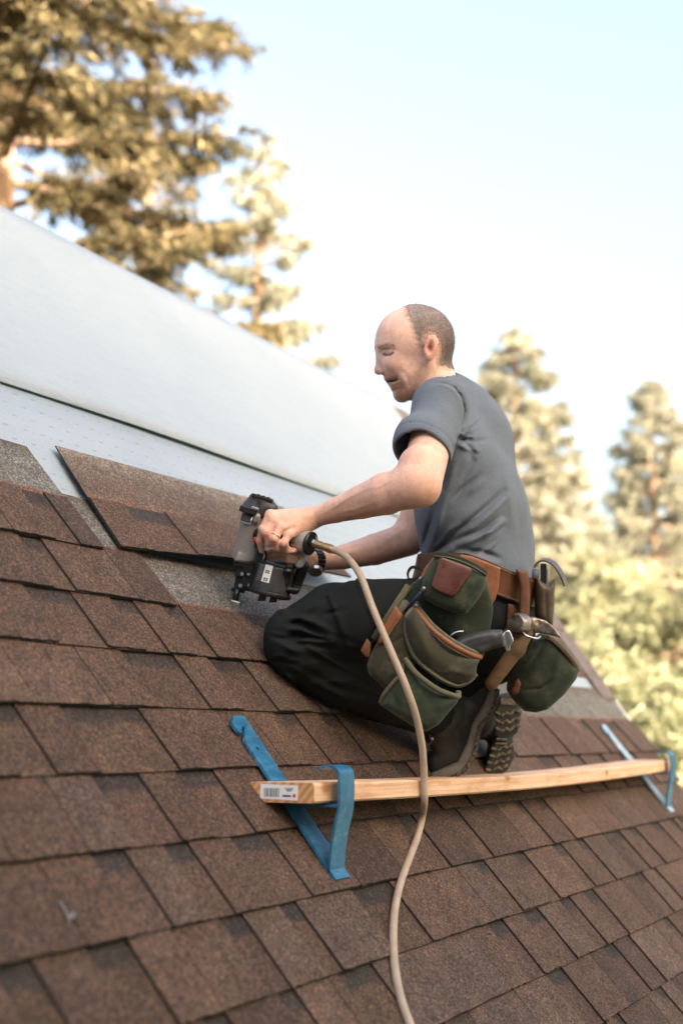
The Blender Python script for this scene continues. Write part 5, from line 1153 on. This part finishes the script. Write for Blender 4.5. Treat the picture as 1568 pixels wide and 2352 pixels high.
f.cap(cm(592, 1170, 3.065), cm(600, 1152, 3.062), .0375, .031, .0); f.cap(cm(612, 1168, 3.05), cm(622, 1170, 3.045), .022, .018, .01)
f.clip(lambda P: (P - A0_) @ ((A1_ - A0_) / np.linalg.norm(A1_ - A0_)) - .010); f.clip(lambda P: -((P - cm(602, 1142, 3.06)) @ np.array([-.3, .95, 0])))
f.fold([(594, 1155), (592, 1178)], -.006, 4, 3.06); f.build('end_cap', MAT['grey_plastic'], ng)
q = MB(); ux = np.array([.955, .29, 0]); uy = np.array([-.29, .955, 0])
q.box(qp(603, 1144, 3.055), CW @ (ux * .026), CW @ (uy * .005), CW @ np.array([0, 0, .024])).build('exhaust_plate', MAT['black_plastic'], ng, bevel=.003)
for i in (-1, 0, 1): MB().box(qp(603 + i * 11 + 2, 1142 + i * 3.4, 3.0295), CW @ (ux * .0035), CW @ (uy * .0038), CW @ np.array([0, 0, .003])).build('exhaust_slot', MAT['rubber'], ng)
MB().box(qp(571, 1172, 3.035), CW @ (ux * .021), CW @ (uy * .0075), CW @ np.array([0, 0, .014])).build('latch', MAT['black_plastic'], ng, bevel=.003)
MB().box(qp(586, 1168, 3.022), CW @ (ux * .009), CW @ (uy * .003), CW @ np.array([0, 0, .004])).build('latch_pin', MAT['steel'], ng, bevel=.001)
MB().box(qp(566, 1190, 3.034), CW @ (ux * .012), CW @ (uy * .009), CW @ np.array([0, 0, .004])).build('guide_window', MAT['grey_plastic'], ng, bevel=.002)
MB().tube([qp(*p) for p in ((553, 1197, 3.028), (574, 1204, 3.026), (580, 1186, 3.026))], .0014, 6).build('window_frame', MAT['steel'], ng, True)
# driver guide and contact foot
q = MB()
for x, y, d, a, b, c in ((560, 1294, 3.088, .022, .008, .022), (558, 1312, 3.092, .016, .014, .018), (552, 1336, 3.098, .012, .022, .014), (572, 1305, 3.085, .012, .010, .02), (570, 1330, 3.09, .012, .02, .016), (578, 1296, 3.08, .008, .016, .016), (548, 1355, 3.104, .016, .005, .013), (568, 1352, 3.096, .014, .005, .014), (582, 1325, 3.08, .006, .03, .012)):
    q.box(qp(x, y, d), CW @ np.array([a, a * .15, 0]), CW @ np.array([-b * .2, b, 0]), CW @ np.array([0, 0, c]))
q.build('driver_guide', MAT['black_plastic'], ng, bevel=.002)
for x, y in ((556, 1318), (571, 1318), (577, 1300), (552, 1345), (573, 1344)): MB().tube([qp(x, y, 3.078), qp(x, y, 3.070)], .0045, 8).build('bolt', MAT['steel'], ng)
MB().tube([qp(546, 1354, 3.085), qp(540, 1380, 3.086)], [.008, .007], 10).build('nose', MAT['dark_steel'], ng, True)
MB().box(qp(537, 1384, 3.085), CW @ np.array([.0145, .004, 0]), CW @ np.array([-.001, .0055, 0]), CW @ np.array([0, 0, .010])).build('contact_foot', MAT['steel'], ng, bevel=.002)
# nail canister
f = field_box(560, 690, 1270, 1385, 2.94, 3.12, .0026)
K0, K1 = cm(636, 1300, 3.035), cm(622, 1360, 3.035); kd = (K1 - K0) / np.linalg.norm(K1 - K0)
f.cap(K0 - kd * .03, K1 + kd * .03, .041, .046); f.clip(lambda P: np.maximum(-((P - K0) @ kd), (P - K1) @ kd)); f.build('canister', MAT['grey_plastic'], ng, smooth_it=2)
f = field_box(560, 700, 1275, 1390, 2.93, 3.13, .0026)
f.cap(K1 - kd * .03, K1 + kd * .05, .049, .049); f.clip(lambda P: np.maximum(-((P - K1) @ kd) - .003, (P - K1) @ kd - .009)); f.build('canister_base', MAT['black_plastic'], ng)
f = field_box(580, 700, 1265, 1330, 2.95, 3.12, .0026)
f.cap(K0 - kd * .05, K0 + kd * .03, .0405, .042); f.clip(lambda P: np.maximum(-((P - K0) @ kd) - .006, (P - K0) @ kd - .002)); f.slab([(628, 1288), (680, 1294), (682, 1306), (640, 1302)], 3.03, .02, .004, k=.004); f.build('canister_lid', MAT['black_plastic'], ng)
for x, y in ((603, 1372), (650, 1370), (629, 1375)): MB().box(qp(x, y, 3.02), CW @ np.array([.009, 0, 0]), CW @ np.array([-.002, .008, 0]), CW @ np.array([0, 0, .012])).build('base_foot', MAT['black_plastic'], ng, bevel=.0015)
# white warning label wrapped on the canister, with small dark panels
def on_can(u, s, r=.0005):                          # u angle towards the lens, s along the axis
    p = K0 + kd * s; rr = .041 + .005 * s / .06 + r; e1 = np.array([1, 0, 0]) - kd * kd[0]; e1 /= np.linalg.norm(e1); e2 = np.cross(kd, e1)
    if e2[2] > 0: e2 = -e2
    return c2w(p + rr * (math.sin(u) * e1 + math.cos(u) * e2))
def can_patch(name, u0, u1, s0, s1, r, mat):
    q = MB(); n = 6; V = [on_can(u0 + (u1 - u0) * i / n, s, r) for s in (s0, s1) for i in range(n + 1)]; q.add(V, [(i, i + 1, n + 2 + i, n + 1 + i) for i in range(n)]); return q.build(name, MAT[mat], ng)
can_patch('warning_label', -.62, -.16, .000, .040, .0012, 'paper')
for s0 in (.012, .030):
    for k_ in (0, 1): can_patch('label_print', -.50 + k_ * .13, -.40 + k_ * .13, s0, s0 + .0035, .0018, 'ink'); can_patch('label_print', -.50 + k_ * .13, -.40 + k_ * .13, s0 + .0045, s0 + .0075, .0018, 'ink')
for i in range(9): can_patch('label_print', -1.05 - .02 * (i % 3), -.70 - .03 * ((i * 7) % 3), .003 + i * .0044, .0045 + i * .0044, .0012, 'cast')
# handle, end cap, air fitting
MB().tube([qp(592, 1228, 3.045), qp(620, 1234, 3.02), qp(660, 1240, 3.012), qp(694, 1244, 3.005)], [.017, .017, .017, .018], 14).build('handle', MAT['black_plastic'], ng, True)
H0, H1 = (686, 1241, 3.006), (712, 1248, 2.985)
MB().tube([qp(678, 1239, 3.012), qp(*H0)], [.024, .0275], 20).build('handle_collar', MAT['black_plastic'], ng, True)
MB().tube([qp(*H0), qp(*H1)], .0275, 24).build('handle_ring', MAT['cast'], ng, False)
MB().tube([qp(*H1), qp(714, 1248.5, 2.9835), qp(715, 1248.7, 2.983)], [.0277, .0277, .0255], 24).build('handle_plug', MAT['black_plastic'], ng)
MB().box(qp(711, 1243, 2.976), CW @ np.array([.007, .002, -.004]), CW @ np.array([-.002, .007, 0]), CW @ np.array([.003, .001, .006])).build('plug_nut', MAT['dark_steel'], ng, bevel=.001)
F0, F1 = np.array([713, 1244.5, 2.976]), np.array([765, 1263, 2.945])
def fx_(t): p = F0 + (F1 - F0) * t; return qp(*p)
MB().tube([fx_(.0), fx_(.10), fx_(.12), fx_(.2)], [.007, .007, .009, .009], 6).build('fitting_nut', MAT['steel'], ng)
MB().tube([fx_(.18), fx_(.2), fx_(.55), fx_(.57), fx_(.62), fx_(.63), fx_(.92), fx_(1.0)], [.006, .0092, .0092, .0078, .0078, .0098, .0098, .0085], 14).build('brass_coupler', MAT['brass'], ng)
MB().tube([fx_(.84), fx_(.9)], .0105, 14).build('coupler_collar', MAT['brass'], ng)
# strut between handle and magazine, trigger
f = field_box(640, 720, 1255, 1375, 2.97, 3.10, .0024)
f.slab([(681, 1268), (700, 1272), (706, 1284), (696, 1302), (686, 1307), (678, 1300), (684, 1286)], 3.005, .006, .003, .0); f.slab([(689, 1278), (696, 1280), (692, 1290), (686, 1288)], 3.005, .012, .002, op='sub'); f.build('strut', MAT['cast'], ng)
f = field_box(640, 715, 1285, 1375, 2.97, 3.12, .0026)
f.cap(cm(698, 1300, 3.03), cm(676, 1352, 3.045), .013, .014); f.cap(cm(664, 1302, 3.005), cm(656, 1340, 3.01), .009, .009, .004); f.slab([(655, 1346), (690, 1350), (684, 1362), (652, 1358)], 3.03, .025, .004, k=.004); f.build('magazine_arm', MAT['black_plastic'], ng)
MB().tube([qp(662, 1306, 2.997), qp(660, 1318, 2.998)], .0105, 10).build('hinge_pin', MAT['dark_steel'], ng, True)
MB().strip([qp(*p) for p in spline([np.array(p, float) for p in ((592, 1256, 3.03), (606, 1262, 3.02), (612, 1276, 3.02), (604, 1294, 3.03))], 5)], CW @ np.array([0, 0, 1.0]), .012, .006).build('trigger', MAT['black_plastic'], ng, bevel=.001)
MB().tube([qp(588, 1234, 3.025), qp(587, 1246, 3.026)], .0052, 10).build('trigger_lock', MAT['red_plastic'], ng, True)
MB().box(qp(590, 1252, 3.028), CW @ np.array([.006, 0, 0]), CW @ np.array([0, .006, 0]), CW @ np.array([0, 0, .007])).build('trigger_pivot', MAT['black_plastic'], ng, bevel=.001)
MB().box(qp(597, 1275, 3.045), CW @ np.array([.008, .001, 0]), CW @ np.array([-.004, .026, 0]), CW @ np.array([0, 0, .008])).build('safety_bar', MAT['black_plastic'], ng, bevel=.002)

# ------------------------------------------------------------------ air hose
hz = [(763, 1262.5, 2.946), (782, 1270, 2.93), (806, 1290, 2.90), (830, 1328, 2.86), (853, 1390, 2.815), (880, 1455, 2.785), (908, 1520, 2.765), (935, 1585, 2.755), (955, 1645, 2.76), (969, 1715, 2.775), (973.5, 1785, 2.792), (974, 1838, 2.792), (970, 1872, 2.83)]
hose_pts = [np.array(p, float) for p in hz]
for vx, vy, n in ((958, 1922, .042), (940, 1970, .034), (917, 2036, .034), (904, 2110, .034), (904, 2200, .034), (918, 2285, .034), (945, 2362, .034), (985, 2450, .034), (1060, 2560, .034)):
    d = (n - CAM[2]) / vray(vx, vy)[2]; hose_pts.append(np.array([vx, vy, d]))
hose = tag(empty('air_hose', qp(940, 1970, 2.74)), 'tan rubber air hose hanging from the nail gun down over the plank', 'hose')
MB().tube([qp(*p) for p in spline(hose_pts, 8)], .0078, 14).build('tube', MAT['hose'], hose, True)

# ------------------------------------------------------------------ watch and ring
watch = tag(empty('wrist_watch', qp(728, 1290, 3.15)), 'black metal watch on the wrist behind the nail gun', 'watch')
wc, wx = cm(722, 1288, 3.143), cm(700, 1287, 3.122) - cm(742, 1289, 3.165); wx /= np.linalg.norm(wx); w1 = np.cross(wx, [0, 0, 1.0]); w1 /= np.linalg.norm(w1); w2_ = np.cross(wx, w1)
for i in range(16):
    a = i * 2 * math.pi / 16; rad_ = .0275; e = w1 * math.cos(a) + w2_ * math.sin(a); tt = -w1 * math.sin(a) + w2_ * math.cos(a)
    MB().box(c2w(wc + e * rad_), CW @ (wx * .0105), CW @ (tt * .0046), CW @ (e * .0024)).build('bracelet_link', MAT['dark_steel'], watch, bevel=.0008)
q = MB(); e = np.array([.1, .75, -.65]); e /= np.linalg.norm(e); q.tube([c2w(wc + e * .027), c2w(wc + e * .036), c2w(wc + e * .038)], [.017, .017, .014], 20); q.build('case', MAT['steel'], watch)
ring = tag(empty('finger_ring', pw(633, 1238, 2.955)), 'plain metal band on the ring finger gripping the nail gun', 'ring')
fa, fb = FG[2][0][0], FG[2][0][1]; rc = fa + (fb - fa) * .82; rn = (fb - fa) / np.linalg.norm(fb - fa); r1 = np.cross(rn, [1, 0, 0]); r1 /= np.linalg.norm(r1); r2 = np.cross(rn, r1)
MB().tube([c2w(rc + .0113 * (math.cos(a) * r1 + math.sin(a) * r2)) for a in np.linspace(0, 2 * math.pi, 28)], .0018, 8, caps=False).build('band', MAT['gold'], ring, True)

# ------------------------------------------------------------------ pale scuff left on a shingle
spw = .004; q = MB(); sp = [roof_at(x, y, .0335) for x, y in ((138, 2068), (146, 2084), (156, 2102), (160, 2118))]
MAT['scuff'] = NM('chalky_scuff', .9, color=(.16, .155, .15)).m
q.strip([rw(p) for p in spline(sp, 4)], BW @ np.array([1., .2, 0]), spw, .0012)
q.strip([rw(p) for p in spline([roof_at(x, y, .0339) for x, y in ((155, 2104), (166, 2104), (172, 2098))], 4)], BW @ np.array([.2, 1, 0]), .007, .0012)
q.build('scuff_mark', MAT['scuff'], house)
